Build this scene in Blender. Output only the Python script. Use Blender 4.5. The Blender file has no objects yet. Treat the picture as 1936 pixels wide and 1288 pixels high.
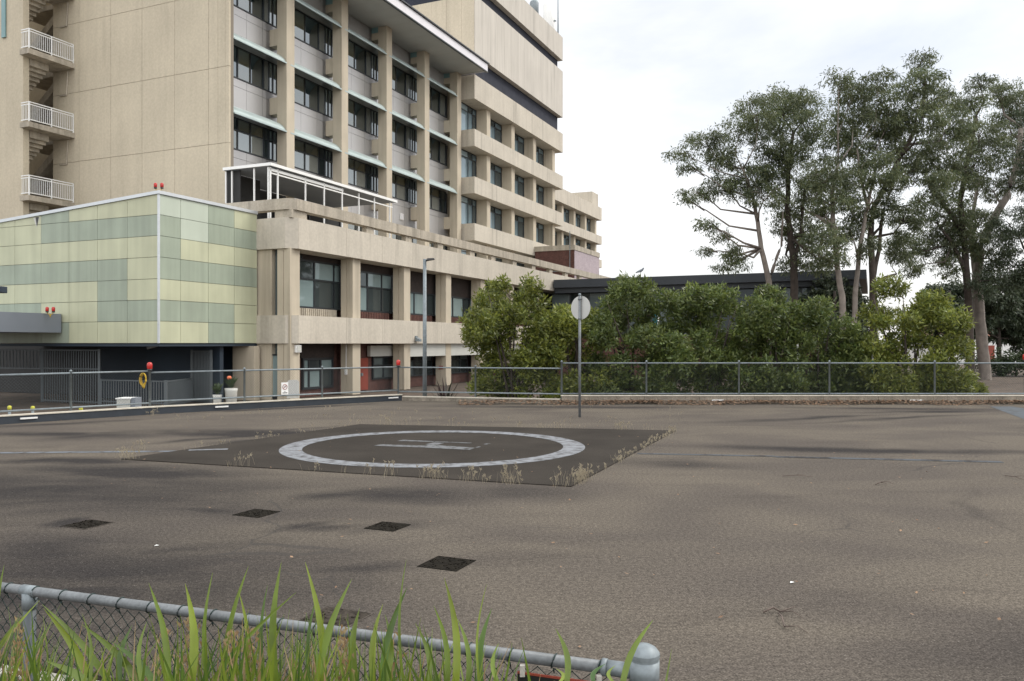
import bpy, math, random
import numpy as np
from mathutils import Vector
random.seed(7); rng = np.random.default_rng(7)
R = math.radians
scene = bpy.context.scene
C = scene.collection

# ------------------------------------------------------------------ camera
F = 1549.0; CX = 968.0; HY = 650.0; EYE = 1.7
cam = bpy.data.cameras.new("camera"); camo = bpy.data.objects.new("camera", cam); C.objects.link(camo)
camo.location = (0, 0, EYE); camo.rotation_euler = (R(90), 0, 0)
cam.sensor_width = 36.0; cam.lens = 36.0*F/1936.0
cam.shift_y = (HY-644.0)/1936.0
cam.clip_start = 0.1; cam.clip_end = 3000
scene.camera = camo

# ------------------------------------------------------------------ sky, sun, exposure
SUN_EL, SUN_AZ = 44.0, 74.0          # azimuth clockwise from the view direction
w = bpy.data.worlds.new("World"); scene.world = w; w.use_nodes = True
nt = w.node_tree; nt.nodes.clear()
def N(t, typ, **k):
    n = t.nodes.new(typ)
    for a, b in k.items(): setattr(n, a, b)
    return n
out = N(nt, 'ShaderNodeOutputWorld'); bg = N(nt, 'ShaderNodeBackground'); bg.inputs[1].default_value = 0.1
sky = N(nt, 'ShaderNodeTexSky', sky_type='NISHITA', sun_disc=False)
sky.sun_elevation = R(SUN_EL); sky.sun_rotation = R(SUN_AZ); sky.air_density = 1.0; sky.dust_density = 2.0
tc = N(nt, 'ShaderNodeTexCoord'); mp = N(nt, 'ShaderNodeMapping'); mp.inputs['Scale'].default_value = (1.0, 1.0, 2.6)
mp.inputs['Location'].default_value = (0.35, 0.1, 0.0)
ns = N(nt, 'ShaderNodeTexNoise'); ns.inputs['Scale'].default_value = 1.7; ns.inputs['Detail'].default_value = 6; ns.inputs['Roughness'].default_value = 0.55
ns.inputs['Distortion'].default_value = 0.5
rp = N(nt, 'ShaderNodeValToRGB'); rp.color_ramp.elements[0].position = 0.30; rp.color_ramp.elements[1].position = 0.62
rp.color_ramp.elements[0].color = (0.46, 0.46, 0.46, 1); rp.color_ramp.elements[1].color = (1, 1, 1, 1)
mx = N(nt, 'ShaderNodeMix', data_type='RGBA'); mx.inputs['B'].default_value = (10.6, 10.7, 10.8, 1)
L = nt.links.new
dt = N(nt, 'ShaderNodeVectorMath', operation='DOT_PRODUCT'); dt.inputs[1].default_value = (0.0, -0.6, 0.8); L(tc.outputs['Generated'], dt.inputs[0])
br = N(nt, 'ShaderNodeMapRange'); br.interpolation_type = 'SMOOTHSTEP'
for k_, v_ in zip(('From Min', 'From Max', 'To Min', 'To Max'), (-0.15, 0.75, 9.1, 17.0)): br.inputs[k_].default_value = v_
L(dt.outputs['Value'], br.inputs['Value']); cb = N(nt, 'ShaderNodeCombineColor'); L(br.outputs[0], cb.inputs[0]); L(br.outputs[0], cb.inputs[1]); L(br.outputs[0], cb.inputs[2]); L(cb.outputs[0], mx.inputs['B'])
L(tc.outputs['Generated'], mp.inputs['Vector']); L(mp.outputs[0], ns.inputs['Vector']); L(ns.outputs['Fac'], rp.inputs[0])
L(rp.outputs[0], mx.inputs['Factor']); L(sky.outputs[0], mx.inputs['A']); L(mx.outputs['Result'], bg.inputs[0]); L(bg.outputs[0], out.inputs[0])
sd = bpy.data.lights.new("sun", 'SUN'); sd.energy = 1.4; sd.angle = R(20); sd.color = (1, 0.95, 0.87)
so = bpy.data.objects.new("sun", sd); C.objects.link(so)
sv = Vector((math.sin(R(SUN_AZ))*math.cos(R(SUN_EL)), math.cos(R(SUN_AZ))*math.cos(R(SUN_EL)), math.sin(R(SUN_EL))))
so.rotation_euler = sv.to_track_quat('Z', 'Y').to_euler(); so.location = (20, 10, 60)
scene.view_settings.view_transform = 'Standard'; scene.view_settings.look = 'None'
scene.view_settings.exposure = 0.44; scene.view_settings.gamma = 1.0
scene.cycles.max_bounces = 6; scene.cycles.transparent_max_bounces = 8

# ------------------------------------------------------------------ frame of the buildings
AL = math.atan((1650-968)/1549.0); US, UC = math.sin(AL), math.cos(AL)
def W(s, t, z): return (US*s-UC*t, UC*s+US*t, z)          # along the long facades, away from them, up
def at(px, py, Y): return ((px-CX)/F*Y, Y, EYE+(HY-py)/F*Y)  # point seen at a photo pixel, Y metres ahead
def gr(px, py, z=0.0):
    Y = F*(EYE-z)/(py-HY); return ((px-CX)/F*Y, Y, z)
def S(px, t):
    r = (px-CX)/F; Y = t/(US-UC*r); return US*r*Y+UC*Y
def T(px, s):
    r = (px-CX)/F; Y = s/(US*r+UC); return -UC*r*Y+US*Y

# ------------------------------------------------------------------ materials
MATS = {}
def mat(name, col, rough=0.8, metal=0.0, var=0.12, scale=1.5, streak=0.0, speck=0.0, speck_scale=60, bump=0.0, bump_scale=40,
        island=0.0, trans=0.0, spec=0.5, second=None, board=0.0, drip=0.0):
    if name in MATS: return MATS[name]
    m = bpy.data.materials.new(name); m.use_nodes = True; t = m.node_tree; L = t.links.new
    b = t.nodes['Principled BSDF']; b.inputs['Roughness'].default_value = rough; b.inputs['Metallic'].default_value = metal
    b.inputs['Specular IOR Level'].default_value = spec
    g = N(t, 'ShaderNodeNewGeometry')
    cur = N(t, 'ShaderNodeRGB'); cur.outputs[0].default_value = (*col, 1); cur = cur.outputs[0]
    def mul(cur, val_socket, lo, hi, f0=0.3, f1=0.7):
        r = N(t, 'ShaderNodeMapRange'); r.inputs['From Min'].default_value = f0; r.inputs['From Max'].default_value = f1
        r.inputs['To Min'].default_value = lo; r.inputs['To Max'].default_value = hi; L(val_socket, r.inputs['Value'])
        x = N(t, 'ShaderNodeMix', data_type='RGBA', blend_type='MULTIPLY'); x.inputs['Factor'].default_value = 1
        L(cur, x.inputs['A']); L(r.outputs[0], x.inputs['B']); return x.outputs['Result']
    def noise(sc, detail=4, stretch=None):
        n = N(t, 'ShaderNodeTexNoise'); n.inputs['Scale'].default_value = sc; n.inputs['Detail'].default_value = detail
        if stretch:
            mpn = N(t, 'ShaderNodeMapping'); mpn.inputs['Scale'].default_value = stretch; L(g.outputs['Position'], mpn.inputs['Vector']); L(mpn.outputs[0], n.inputs['Vector'])
        else: L(g.outputs['Position'], n.inputs['Vector'])
        return n.outputs['Fac']
    if second is not None:
        x = N(t, 'ShaderNodeMix', data_type='RGBA'); x.inputs['B'].default_value = (*second, 1); L(cur, x.inputs['A'])
        if island: L(g.outputs['Random Per Island'], x.inputs['Factor'])
        else:
            r = N(t, 'ShaderNodeMapRange'); r.inputs['From Min'].default_value = 0.4; r.inputs['From Max'].default_value = 0.62; L(noise(scale*0.6), r.inputs['Value']); L(r.outputs[0], x.inputs['Factor'])
        cur = x.outputs['Result']
    if var: cur = mul(cur, noise(scale), 1-var, 1+var)
    if streak: cur = mul(cur, noise(1.0, 5, (3.5, 3.5, 0.22)), 1-streak, 1+streak*0.5)
    if drip: cur = mul(cur, noise(1.0, 4, (1.9, 1.9, 0.12)), 1, 1-drip, .56, .70)
    if board: cur = mul(cur, noise(1.0, 2, (9, 9, 0.05)), 1-board, 1+board)
    if speck: cur = mul(cur, noise(speck_scale, 2), 1-speck, 1+speck, 0.35, 0.65)
    if island and second is None: cur = mul(cur, g.outputs['Random Per Island'], 1-island, 1+island, 0, 1)
    L(cur, b.inputs['Base Color'])
    if bump:
        bn = N(t, 'ShaderNodeBump'); bn.inputs['Strength'].default_value = bump; bn.inputs['Distance'].default_value = 0.02
        L(noise(bump_scale, 3), bn.inputs['Height']); L(bn.outputs[0], b.inputs['Normal'])
    if trans:
        tr = N(t, 'ShaderNodeBsdfTranslucent'); L(cur, tr.inputs['Color']); ms = N(t, 'ShaderNodeMixShader'); ms.inputs[0].default_value = trans
        L(b.outputs[0], ms.inputs[1]); L(tr.outputs[0], ms.inputs[2]); L(ms.outputs[0], t.nodes['Material Output'].inputs[0])
    MATS[name] = m; return m
M = dict(
 tan=mat('tan_concrete', (0.49, 0.43, 0.325), 0.85, var=0.06, scale=0.4, streak=0.05, speck=0.05, speck_scale=9, drip=.07),
 beige=mat('beige_concrete', (0.49, 0.445, 0.37), 0.85, var=0.07, scale=0.6, streak=0.07, speck=0.05, speck_scale=9, board=0.012, drip=.22),
 column=mat('column_concrete', (0.47, 0.41, 0.315), 0.85, var=0.07, scale=0.8, streak=0.07, board=0.015, drip=.22),
 parapet=mat('weathered_concrete', (0.40, 0.355, 0.285), 0.9, var=0.12, scale=1.2, streak=0.22, speck=0.08, speck_scale=12, drip=.35),
 upper=mat('ribbed_grey_concrete', (0.50, 0.465, 0.41), 0.85, var=0.05, scale=0.4, streak=0.08, board=0.035, drip=.22),
 louvre=mat('slate_louvre', (0.035, 0.038, 0.052), 0.8, spec=0.2, var=0.12, scale=2, streak=0.1),
 soffit=mat('grey_soffit', (0.40, 0.40, 0.38), 0.8, var=0.04, scale=0.8),
 fascia=mat('pale_metal_fascia', (0.66, 0.64, 0.66), 0.45, 0.2, var=0.04),
 dark=mat('dark_trim', (0.03, 0.035, 0.04), 0.4, var=0.05),
 teal=mat('teal_paint', (0.18, 0.30, 0.31), 0.5, var=0.05),
 shade=mat('pale_teal_sheet', (0.38, 0.45, 0.44), 0.4, 0.2, var=0.08),
 silver=mat('silver_panel', (0.43, 0.42, 0.415), 0.35, 0.5, var=0.05, scale=0.7),
 joint=mat('dark_joint', (0.20, 0.17, 0.13), 0.8, var=0),
 frame=mat('black_window_frame', (0.018, 0.022, 0.026), 0.4, var=0),
 core=mat('dark_interior', (0.03, 0.03, 0.03), 0.9, var=0.1),
 brick=mat('red_brick', (0.095, 0.042, 0.033), 0.85, var=0.2, scale=3, speck=0.25, speck_scale=14),
 brick_sheen=mat('sheen_lit_brick', (0.36, 0.30, 0.32), 0.7, var=0.08, scale=2, speck=0.12, speck_scale=10),  # plant room's front brick, paled by a light sheen put into its colour
 brick_dark=mat('dark_brick_panel', (0.030, 0.021, 0.018), 0.8, var=0.2, scale=3, speck=0.2, speck_scale=14),
 white=mat('white_paint', (0.74, 0.74, 0.72), 0.45, var=0.04),
 whitepanel=mat('off_white_board', (0.50, 0.50, 0.46), 0.6, var=0.04),
 roof_dark=mat('charcoal_metal', (0.028, 0.034, 0.042), 0.5, var=0.1, scale=0.6),
 navy=mat('navy_wall', (0.018, 0.030, 0.045), 0.7, var=0.15, scale=0.6),
 gpale=mat('pale_lime_panel', (0.46, 0.47, 0.325), 0.5, var=0.07, scale=0.8, streak=0.09),
 ggrey=mat('sage_panel', (0.30, 0.345, 0.27), 0.5, var=0.07, scale=0.8, streak=0.12),
 gmint=mat('mint_white_panel', (0.45, 0.50, 0.415), 0.5, var=0.04, scale=0.8, streak=0.05),
 capping=mat('metal_capping', (0.58, 0.61, 0.63), 0.4, 0.4, var=0.04),
 canopy=mat('blue_grey_render', (0.20, 0.22, 0.25), 0.6, var=0.06, scale=0.8),
 galv=mat('galvanised_steel', (0.20, 0.23, 0.245), 0.55, 0.3, var=0.15, scale=9, speck=0.1, speck_scale=40),
 galv_pale=mat('dull_galvanised_pipe', (0.15, 0.162, 0.17), 0.55, 0.2, var=0.2, scale=6, speck=0.12, speck_scale=60),
 wire=mat('dark_green_wire', (0.012, 0.030, 0.028), 0.45, 0.2, var=0.1),
 wire_grey=mat('galvanised_wire', (0.09, 0.105, 0.11), 0.6, 0.2, var=0.1),
 picket=mat('grey_steel_pickets', (0.085, 0.098, 0.105), 0.6, 0.1, var=0.05),
 kerb_dark=mat('navy_kerb_paint', (0.02, 0.026, 0.034), 0.6, var=0.2, scale=3, speck=0.1),
 kerb=mat('kerb_concrete', (0.23, 0.20, 0.16), 0.9, var=0.25, scale=3, streak=0.2, speck=0.2, speck_scale=30),
 kerb_top=mat('pale_kerb_top', (0.52, 0.48, 0.40), 0.85, var=0.15, scale=5),
 red=mat('red_lens', (0.45, 0.025, 0.02), 0.25, var=0.05),
 redpaint=mat('red_paint', (0.24, 0.045, 0.026), 0.6, var=0.15),
 yellow=mat('yellow_paint', (0.45, 0.29, 0.02), 0.6, var=0.1),
 lime=mat('lime_reflector', (0.5, 0.48, 0.04), 0.5, var=0.05),
 black=mat('black_plastic', (0.02, 0.02, 0.02), 0.4, var=0),
 signback=mat('dull_aluminium', (0.50, 0.50, 0.48), 0.5, 0.4, var=0.05, scale=5),
 soil=mat('mulch_soil', (0.085, 0.062, 0.045), 1.0, var=0.35, scale=1.6, speck=0.3, speck_scale=25, bump=0.8, bump_scale=12),
 bark=mat('pale_gum_bark', (0.21, 0.18, 0.155), 0.9, var=0.25, scale=2.5, streak=0.3, bump=0.3),
 bark_dark=mat('dark_bark', (0.06, 0.047, 0.038), 0.95, var=0.3, scale=4, streak=0.3, bump=0.4),
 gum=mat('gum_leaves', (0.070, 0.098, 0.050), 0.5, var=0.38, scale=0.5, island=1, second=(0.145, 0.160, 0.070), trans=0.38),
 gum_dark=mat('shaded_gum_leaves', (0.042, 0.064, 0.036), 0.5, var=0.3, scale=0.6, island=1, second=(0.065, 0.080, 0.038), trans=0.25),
 leaf=mat('shrub_leaves', (0.080, 0.112, 0.026), 0.42, var=0.4, scale=1.6, island=1, second=(0.23, 0.245, 0.042), trans=0.34),
 leaf_deep=mat('deep_green_shrub_leaves', (0.062, 0.098, 0.030), 0.42, var=0.4, scale=1.6, island=1, second=(0.155, 0.185, 0.045), trans=0.34),
 hedge=mat('hedge_leaves', (0.030, 0.050, 0.02), 0.5, var=0.3, scale=1.2, island=1, second=(0.06, 0.085, 0.03), trans=0.2),
 strap=mat('strap_leaf', (0.042, 0.105, 0.018), 0.35, var=0.3, scale=5, island=1, second=(0.20, 0.255, 0.028), trans=0.25),
 strap_dry=mat('dry_strap_leaf', (0.36, 0.28, 0.15), 0.7, var=0.2, scale=8, island=1, second=(0.26, 0.15, 0.07), trans=0.25),
 dry=mat('dry_grass_stalk', (0.38, 0.33, 0.235), 0.8, var=0.2, scale=5, island=1, second=(0.25, 0.21, 0.15), trans=0.3),
 litter=mat('fallen_leaves', (0.13, 0.075, 0.045), 0.9, var=0.2, scale=5, island=1, second=(0.27, 0.17, 0.10)),
 flax=mat('purple_flax_leaf', (0.07, 0.035, 0.04), 0.5, var=0.2, scale=5, island=1, second=(0.05, 0.06, 0.035)),
 stone=mat('pale_pebble', (0.42, 0.40, 0.36), 0.85, var=0.2, scale=12, speck=0.1),
 twig=mat('grey_twig', (0.12, 0.09, 0.075), 0.9, var=0.3, scale=20),
 patch=mat('mossy_plate', (0.014, 0.012, 0.009), 1.0, var=0.4, scale=14, speck=0.4, speck_scale=70, spec=0.1, bump=0.6, bump_scale=60),
 patch_faint=mat('dusty_plate', (0.045, 0.038, 0.031), 1.0, var=0.3, scale=14, speck=0.3, speck_scale=70, spec=0.1),
 bluecloth=mat('teal_banner_cloth', (0.02, 0.17, 0.20), 0.7, var=0.1),
 terracotta=mat('house_roof_tile', (0.22, 0.09, 0.06), 0.8, var=0.15),
 pink=mat('orange_flower', (0.6, 0.15, 0.06), 0.6, var=0.1),
)

def glass(name, dark, pale, thr, refl):
    m = bpy.data.materials.new(name); m.use_nodes = True; t = m.node_tree; L = t.links.new
    b = t.nodes['Principled BSDF']; b.inputs['Roughness'].default_value = 0.6; b.inputs['Specular IOR Level'].default_value = 0.0
    g = N(t, 'ShaderNodeNewGeometry'); r = N(t, 'ShaderNodeValToRGB'); r.color_ramp.interpolation = 'CONSTANT'
    r.color_ramp.elements[0].color = (*dark, 1); e = r.color_ramp.elements[1]; e.position = thr; e.color = (*pale, 1)
    if name == 'office_glass':
        for p_, c_ in ((.34, (.03, .04, .045)), (.52, (.085, .075, .045)), (.64, (.006, .010, .012)), (.88, (.15, .155, .14))):
            q_ = r.color_ramp.elements.new(p_); q_.color = (*c_, 1)
    if name == 'wing_glass':
        for p_, c_ in ((.3, (.30, .38, .41)), (.5, (.15, .21, .24))):
            q_ = r.color_ramp.elements.new(p_); q_.color = (*c_, 1)
    L(g.outputs['Random Per Island'], r.inputs[0]); L(r.outputs[0], b.inputs['Base Color'])
    gl = N(t, 'ShaderNodeBsdfGlossy'); gl.inputs['Roughness'].default_value = 0.02; gl.inputs['Color'].default_value = (0.86, 0.95, 1.0, 1)
    ly = N(t, 'ShaderNodeFresnel'); ly.inputs['IOR'].default_value = refl
    ms = N(t, 'ShaderNodeMixShader'); L(ly.outputs[0], ms.inputs[0]); L(b.outputs[0], ms.inputs[1]); L(gl.outputs[0], ms.inputs[2])
    nz = N(t, 'ShaderNodeTexNoise'); nz.inputs['Scale'].default_value = 0.9; L(g.outputs['Position'], nz.inputs['Vector'])
    bp = N(t, 'ShaderNodeBump'); bp.inputs['Strength'].default_value = 0.06; bp.inputs['Distance'].default_value = 0.05; L(nz.outputs['Fac'], bp.inputs['Height']); L(bp.outputs[0], gl.inputs['Normal'])
    L(ms.outputs[0], t.nodes['Material Output'].inputs[0]); MATS[name] = m; return m
M['glass'] = glass('office_glass', (0.012, 0.020, 0.024), (0.075, 0.08, 0.065), 0.8, 2.9)
M['glass_blind'] = glass('glass_with_blinds', (0.20, 0.26, 0.26), (0.045, 0.055, 0.055), 0.7, 1.55)
M['glass_wing'] = glass('wing_glass', (0.24, 0.33, 0.37), (0.05, 0.065, 0.07), 0.66, 1.9)
M['glass_dim'] = glass('dim_glass', (0.10, 0.12, 0.12), (0.02, 0.025, 0.025), 0.6, 1.4)

# ------------------------------------------------------------------ mesh helpers
class MB:
    def __init__(s): s.v = []; s.f = []; s.m = []
    def add(s, vs, fs, mi=0):
        o = len(s.v); s.v += [tuple(p) for p in vs]; s.f += [tuple(i+o for i in f) for f in fs]; s.m += [mi]*len(fs); return s
    def box(s, s0, s1, t0, t1, z0, z1, mi=0):        # in the buildings' frame
        p = [W(a, b, c) for c in (z0, z1) for b in (t0, t1) for a in (s0, s1)]
        return s.add(p, [(0, 2, 3, 1), (4, 5, 7, 6), (0, 1, 5, 4), (2, 6, 7, 3), (0, 4, 6, 2), (1, 3, 7, 5)], mi)
    def xbox(s, x0, x1, y0, y1, z0, z1, mi=0):
        p = [(a, b, c) for c in (z0, z1) for b in (y0, y1) for a in (x0, x1)]
        return s.add(p, [(0, 2, 3, 1), (4, 5, 7, 6), (0, 1, 5, 4), (2, 6, 7, 3), (0, 4, 6, 2), (1, 3, 7, 5)], mi)
    def prism(s, pts, z0, z1, mi=0):                 # pts: world xy polygon
        n = len(pts); v = [(x, y, z0) for x, y in pts]+[(x, y, z1) for x, y in pts]
        fs = [tuple(range(n-1, -1, -1)), tuple(range(n, 2*n))]+[(i, (i+1) % n, n+(i+1) % n, n+i) for i in range(n)]
        return s.add(v, fs, mi)
    def tube(s, pts, rad, n=8, mi=0, cap=True):
        pts = [Vector(p) for p in pts]; k = len(pts)
        if not hasattr(rad, '__len__'): rad = [rad]*k
        vs = []
        for i, p in enumerate(pts):
            d = (pts[min(i+1, k-1)]-pts[max(i-1, 0)]).normalized()
            a = d.cross(Vector((0, 0, 1)) if abs(d.z) < 0.95 else Vector((1, 0, 0))).normalized(); b = d.cross(a)
            for j in range(n):
                an = 2*math.pi*j/n; vs.append(p+(a*math.cos(an)+b*math.sin(an))*rad[i])
        fs = [(i*n+j, i*n+(j+1) % n, (i+1)*n+(j+1) % n, (i+1)*n+j) for i in range(k-1) for j in range(n)]
        if cap: fs += [tuple(range(n-1, -1, -1)), tuple((k-1)*n+j for j in range(n))]
        return s.add(vs, fs, mi)
    def lathe(s, c, prof, n=16, mi=0, cap=True):               # prof: (radius, z) upwards
        vs = [(c[0]+r*math.cos(2*math.pi*j/n), c[1]+r*math.sin(2*math.pi*j/n), c[2]+z) for r, z in prof for j in range(n)]
        k = len(prof); fs = [(i*n+j, i*n+(j+1) % n, (i+1)*n+(j+1) % n, (i+1)*n+j) for i in range(k-1) for j in range(n)]
        if cap: fs += [tuple(range(n-1, -1, -1)), tuple((k-1)*n+j for j in range(n))]
        return s.add(vs, fs, mi)
    def bar(s, a, b, wd, ht, mi=0):                  # beam with its width level and height upright
        a = Vector(a); b = Vector(b); d = (b-a).normalized(); r = d.cross(Vector((0, 0, 1)))
        r = (r.normalized() if r.length > 1e-4 else Vector((1, 0, 0))); u = r.cross(d)
        p = [q+r*i*wd/2+u*j*ht/2 for q in (a, b) for i, j in ((-1, -1), (1, -1), (1, 1), (-1, 1))]
        return s.add(p, [(3, 2, 1, 0), (4, 5, 6, 7), (0, 1, 5, 4), (1, 2, 6, 5), (2, 3, 7, 6), (3, 0, 4, 7)], mi)
    def build(s, name, mats, parent=None, smooth=False, bevel=0):
        me = bpy.data.meshes.new(name); me.from_pydata(s.v, [], s.f)
        for m in (mats if isinstance(mats, (list, tuple)) else [mats]): me.materials.append(m if not isinstance(m, str) else M[m])
        me.polygons.foreach_set('material_index', s.m)
        if smooth: me.polygons.foreach_set('use_smooth', [True]*len(s.f))
        me.update(); o = bpy.data.objects.new(name, me); C.objects.link(o)
        if parent is not None: link(o, parent)
        if bevel:
            b = o.modifiers.new('bevel', 'BEVEL'); b.width = bevel; b.segments = 2; b.limit_method = 'ANGLE'
        return o
def link(o, parent):
    o.parent = parent; x = parent
    loc = Vector((0, 0, 0))
    while x is not None: loc = loc+x.location; x = x.parent
    o.matrix_parent_inverse.identity(); o.location = -loc        # meshes are written in world coordinates
def tag(o, label=None, cat=None, group=None, kind=None):
    for k, v in (('label', label), ('category', cat), ('group', group), ('kind', kind)):
        if v: o[k] = v
    return o
def thing(name, loc, label, cat, group=None):
    o = bpy.data.objects.new(name, None); C.objects.link(o); o.location = loc; o.empty_display_size = 0.3
    return tag(o, label, cat, group)
def mesh_np(name, V, Fq, m, parent=None, smooth=False):
    me = bpy.data.meshes.new(name); V = np.asarray(V, dtype=np.float32); Fq = np.asarray(Fq, dtype=np.int32); k = Fq.shape[1]
    me.vertices.add(len(V)); me.vertices.foreach_set('co', V.ravel())
    me.loops.add(Fq.size); me.loops.foreach_set('vertex_index', Fq.ravel())
    me.polygons.add(len(Fq)); me.polygons.foreach_set('loop_start', np.arange(len(Fq), dtype=np.int32)*k); me.polygons.foreach_set('loop_total', np.full(len(Fq), k, dtype=np.int32))
    if smooth: me.polygons.foreach_set('use_smooth', np.ones(len(Fq), dtype=bool))
    me.materials.append(M[m] if isinstance(m, str) else m); me.update(calc_edges=True)
    o = bpy.data.objects.new(name, me); C.objects.link(o)
    if parent is not None: link(o, parent)
    return o
def copy_tree(o, parent=None):
    c = o.copy(); C.objects.link(c)
    if parent is not None: c.parent = parent
    for ch in [k for k in bpy.data.objects if k.parent == o]: copy_tree(ch, c)
    return c

def window(parent, s0, s1, z0, z1, t, cols, rows=(), gl='glass', fr=0.06, proud=0.05):
    """frame and panes on a long facade (outside is towards smaller t); cols, rows: fractions where bars stand"""
    cs = [0]+list(cols)+[1]; rs = [0]+list(rows)+[1]; ws = s1-s0; hz = z1-z0
    f = MB(); f.box(s0, s0+fr, t-proud, t+0.05, z0, z1); f.box(s1-fr, s1, t-proud, t+0.05, z0, z1)
    f.box(s0+fr, s1-fr, t-proud+.003, t+0.05, z0, z0+fr); f.box(s0+fr, s1-fr, t-proud+.003, t+0.05, z1-fr, z1)
    for c in cols: f.box(s0+c*ws-fr/2, s0+c*ws+fr/2, t-proud+.005, t+0.045, z0+fr, z1-fr)
    for r in rows: f.box(s0+fr, s1-fr, t-proud+.012, t+0.04, z0+r*hz-fr/2, z0+r*hz+fr/2)
    fo = f.build('window', 'frame', parent)
    p = MB()
    for i in range(len(cs)-1):
        for j in range(len(rs)-1):
            a, b = s0+cs[i]*ws+.01, s0+cs[i+1]*ws-.01; c, d = z0+rs[j]*hz+.01, z0+rs[j+1]*hz-.01
            k = random.uniform(-.004, .004)
            p.add([W(a, t+k, c), W(b, t-k, c), W(b, t-k, d), W(a, t+k, d)], [(0, 1, 2, 3)])
    p.build('pane', gl, fo)
    return fo

# ------------------------------------------------------------------ ground, deck, markings
g = MB(); g.add([(-900, -300, -.7), (900, -300, -.7), (900, 1800, -.7), (-900, 1800, -.7)], [(0, 1, 2, 3)])
tag(g.build('ground', 'soil'), kind='structure')

def deck_material():
    m = bpy.data.materials.new('worn_asphalt'); m.use_nodes = True; t = m.node_tree; L = t.links.new
    b = t.nodes['Principled BSDF']; b.inputs['Roughness'].default_value = 1.0; b.inputs['Specular IOR Level'].default_value = 0.12
    g = N(t, 'ShaderNodeNewGeometry'); pos = g.outputs['Position']
    def noise(sc, det=4, stretch=(1, 1, 1), loc=(0, 0, 0), rough=.5, dist=0):
        mp = N(t, 'ShaderNodeMapping'); mp.inputs['Scale'].default_value = stretch; mp.inputs['Location'].default_value = loc
        n = N(t, 'ShaderNodeTexNoise'); n.inputs['Scale'].default_value = sc; n.inputs['Detail'].default_value = det; n.inputs['Roughness'].default_value = rough; n.inputs['Distortion'].default_value = dist
        L(pos, mp.inputs[0]); L(mp.outputs[0], n.inputs['Vector']); return n.outputs['Fac']
    def rng_(sock, a, b_, c, d):
        r = N(t, 'ShaderNodeMapRange'); r.interpolation_type = 'SMOOTHSTEP'
        for k, v in zip(('From Min', 'From Max', 'To Min', 'To Max'), (a, b_, c, d)): r.inputs[k].default_value = v
        L(sock, r.inputs['Value']); return r.outputs[0]
    def math_(op, a, b_):
        n = N(t, 'ShaderNodeMath', operation=op)
        for i, x in enumerate((a, b_)):
            if isinstance(x, (int, float)): n.inputs[i].default_value = x
            else: L(x, n.inputs[i])
        return n.outputs[0]
    def mix(fac, a, b_, bt='MIX'):
        x = N(t, 'ShaderNodeMix', data_type='RGBA', blend_type=bt)
        for k, v in (('Factor', fac), ('A', a), ('B', b_)):
            if isinstance(v, (int, float)): x.inputs[k].default_value = v
            elif isinstance(v, tuple): x.inputs[k].default_value = (*v, 1)
            else: L(v, x.inputs[k])
        return x.outputs['Result']
    # wobbling coordinates for the stain edges
    wob = N(t, 'ShaderNodeTexNoise'); wob.inputs['Scale'].default_value = 0.55; wob.inputs['Detail'].default_value = 5; L(pos, wob.inputs['Vector'])
    sub = N(t, 'ShaderNodeVectorMath', operation='SUBTRACT'); L(wob.outputs['Color'], sub.inputs[0]); sub.inputs[1].default_value = (.5, .5, .5)
    scl = N(t, 'ShaderNodeVectorMath', operation='MULTIPLY'); L(sub.outputs[0], scl.inputs[0]); scl.inputs[1].default_value = (1.5, 0.9, 0)
    wp = N(t, 'ShaderNodeVectorMath', operation='ADD'); L(pos, wp.inputs[0]); L(scl.outputs[0], wp.inputs[1])
    # damp, tyre and lichen stains, each with its place on the deck: x, y, half length, half width, turn, depth
    stains = STAINS
    acc = None
    for (x, y, rx, ry, an, dp) in stains:
        mp = N(t, 'ShaderNodeMapping', vector_type='TEXTURE'); mp.inputs['Location'].default_value = (x, y, 0); mp.inputs['Rotation'].default_value = (0, 0, R(an)); mp.inputs['Scale'].default_value = (rx, ry, 50)
        L(wp.outputs[0], mp.inputs[0]); ln = N(t, 'ShaderNodeVectorMath', operation='LENGTH'); L(mp.outputs[0], ln.inputs[0])
        v = rng_(ln.outputs['Value'], 0.0, 1.35, min(1, dp*1.3), 0)
        acc = v if acc is None else math_('MAXIMUM', acc, v)
    base = mix(rng_(noise(.35, 6, (1, 1.6, 1), dist=.6), .35, .65, 0, 1), (0.087, 0.075, 0.064), (0.116, 0.100, 0.081))
    base = mix(rng_(noise(.8, 6, (.5, 1.5, 1), (3, 8, 0), .6), .52, .75, 0, .45), base, (0.050, 0.043, 0.038))
    acc = math_('MULTIPLY', acc, rng_(noise(1.1, 6, (.6, 1.3, 1), (1, 4, 0), .62, .4), .3, .62, .78, 1.3))
    base = mix(acc, base, (0.030, 0.027, 0.026))
    sp = rng_(noise(85, 2), .3, .7, .62, 1.38); base = mix(1.0, base, sp, 'MULTIPLY')
    sp2 = rng_(noise(30, 3), .3, .7, .78, 1.22); base = mix(1.0, base, sp2, 'MULTIPLY')
    vo = N(t, 'ShaderNodeTexVoronoi'); vo.inputs['Scale'].default_value = 55; L(pos, vo.inputs['Vector'])
    chips = math_('MULTIPLY', rng_(vo.outputs['Distance'], .12, .2, 1, 0), rng_(noise(18, 1, loc=(5, 2, 0)), .55, .62, 0, .55))
    base = mix(chips, base, (0.34, 0.31, 0.28))
    # hairline cracks
    vc = N(t, 'ShaderNodeTexVoronoi', feature='DISTANCE_TO_EDGE'); vc.inputs['Scale'].default_value = .23; L(wp.outputs[0], vc.inputs['Vector'])
    ck = math_('MULTIPLY', rng_(vc.outputs['Distance'], .0012, .004, .5, 0), rng_(noise(.5, 2, loc=(9, 1, 0)), .47, .6, 0, 1))
    base = mix(ck, base, (0.045, 0.042, 0.04))
    L(base, b.inputs['Base Color'])
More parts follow.
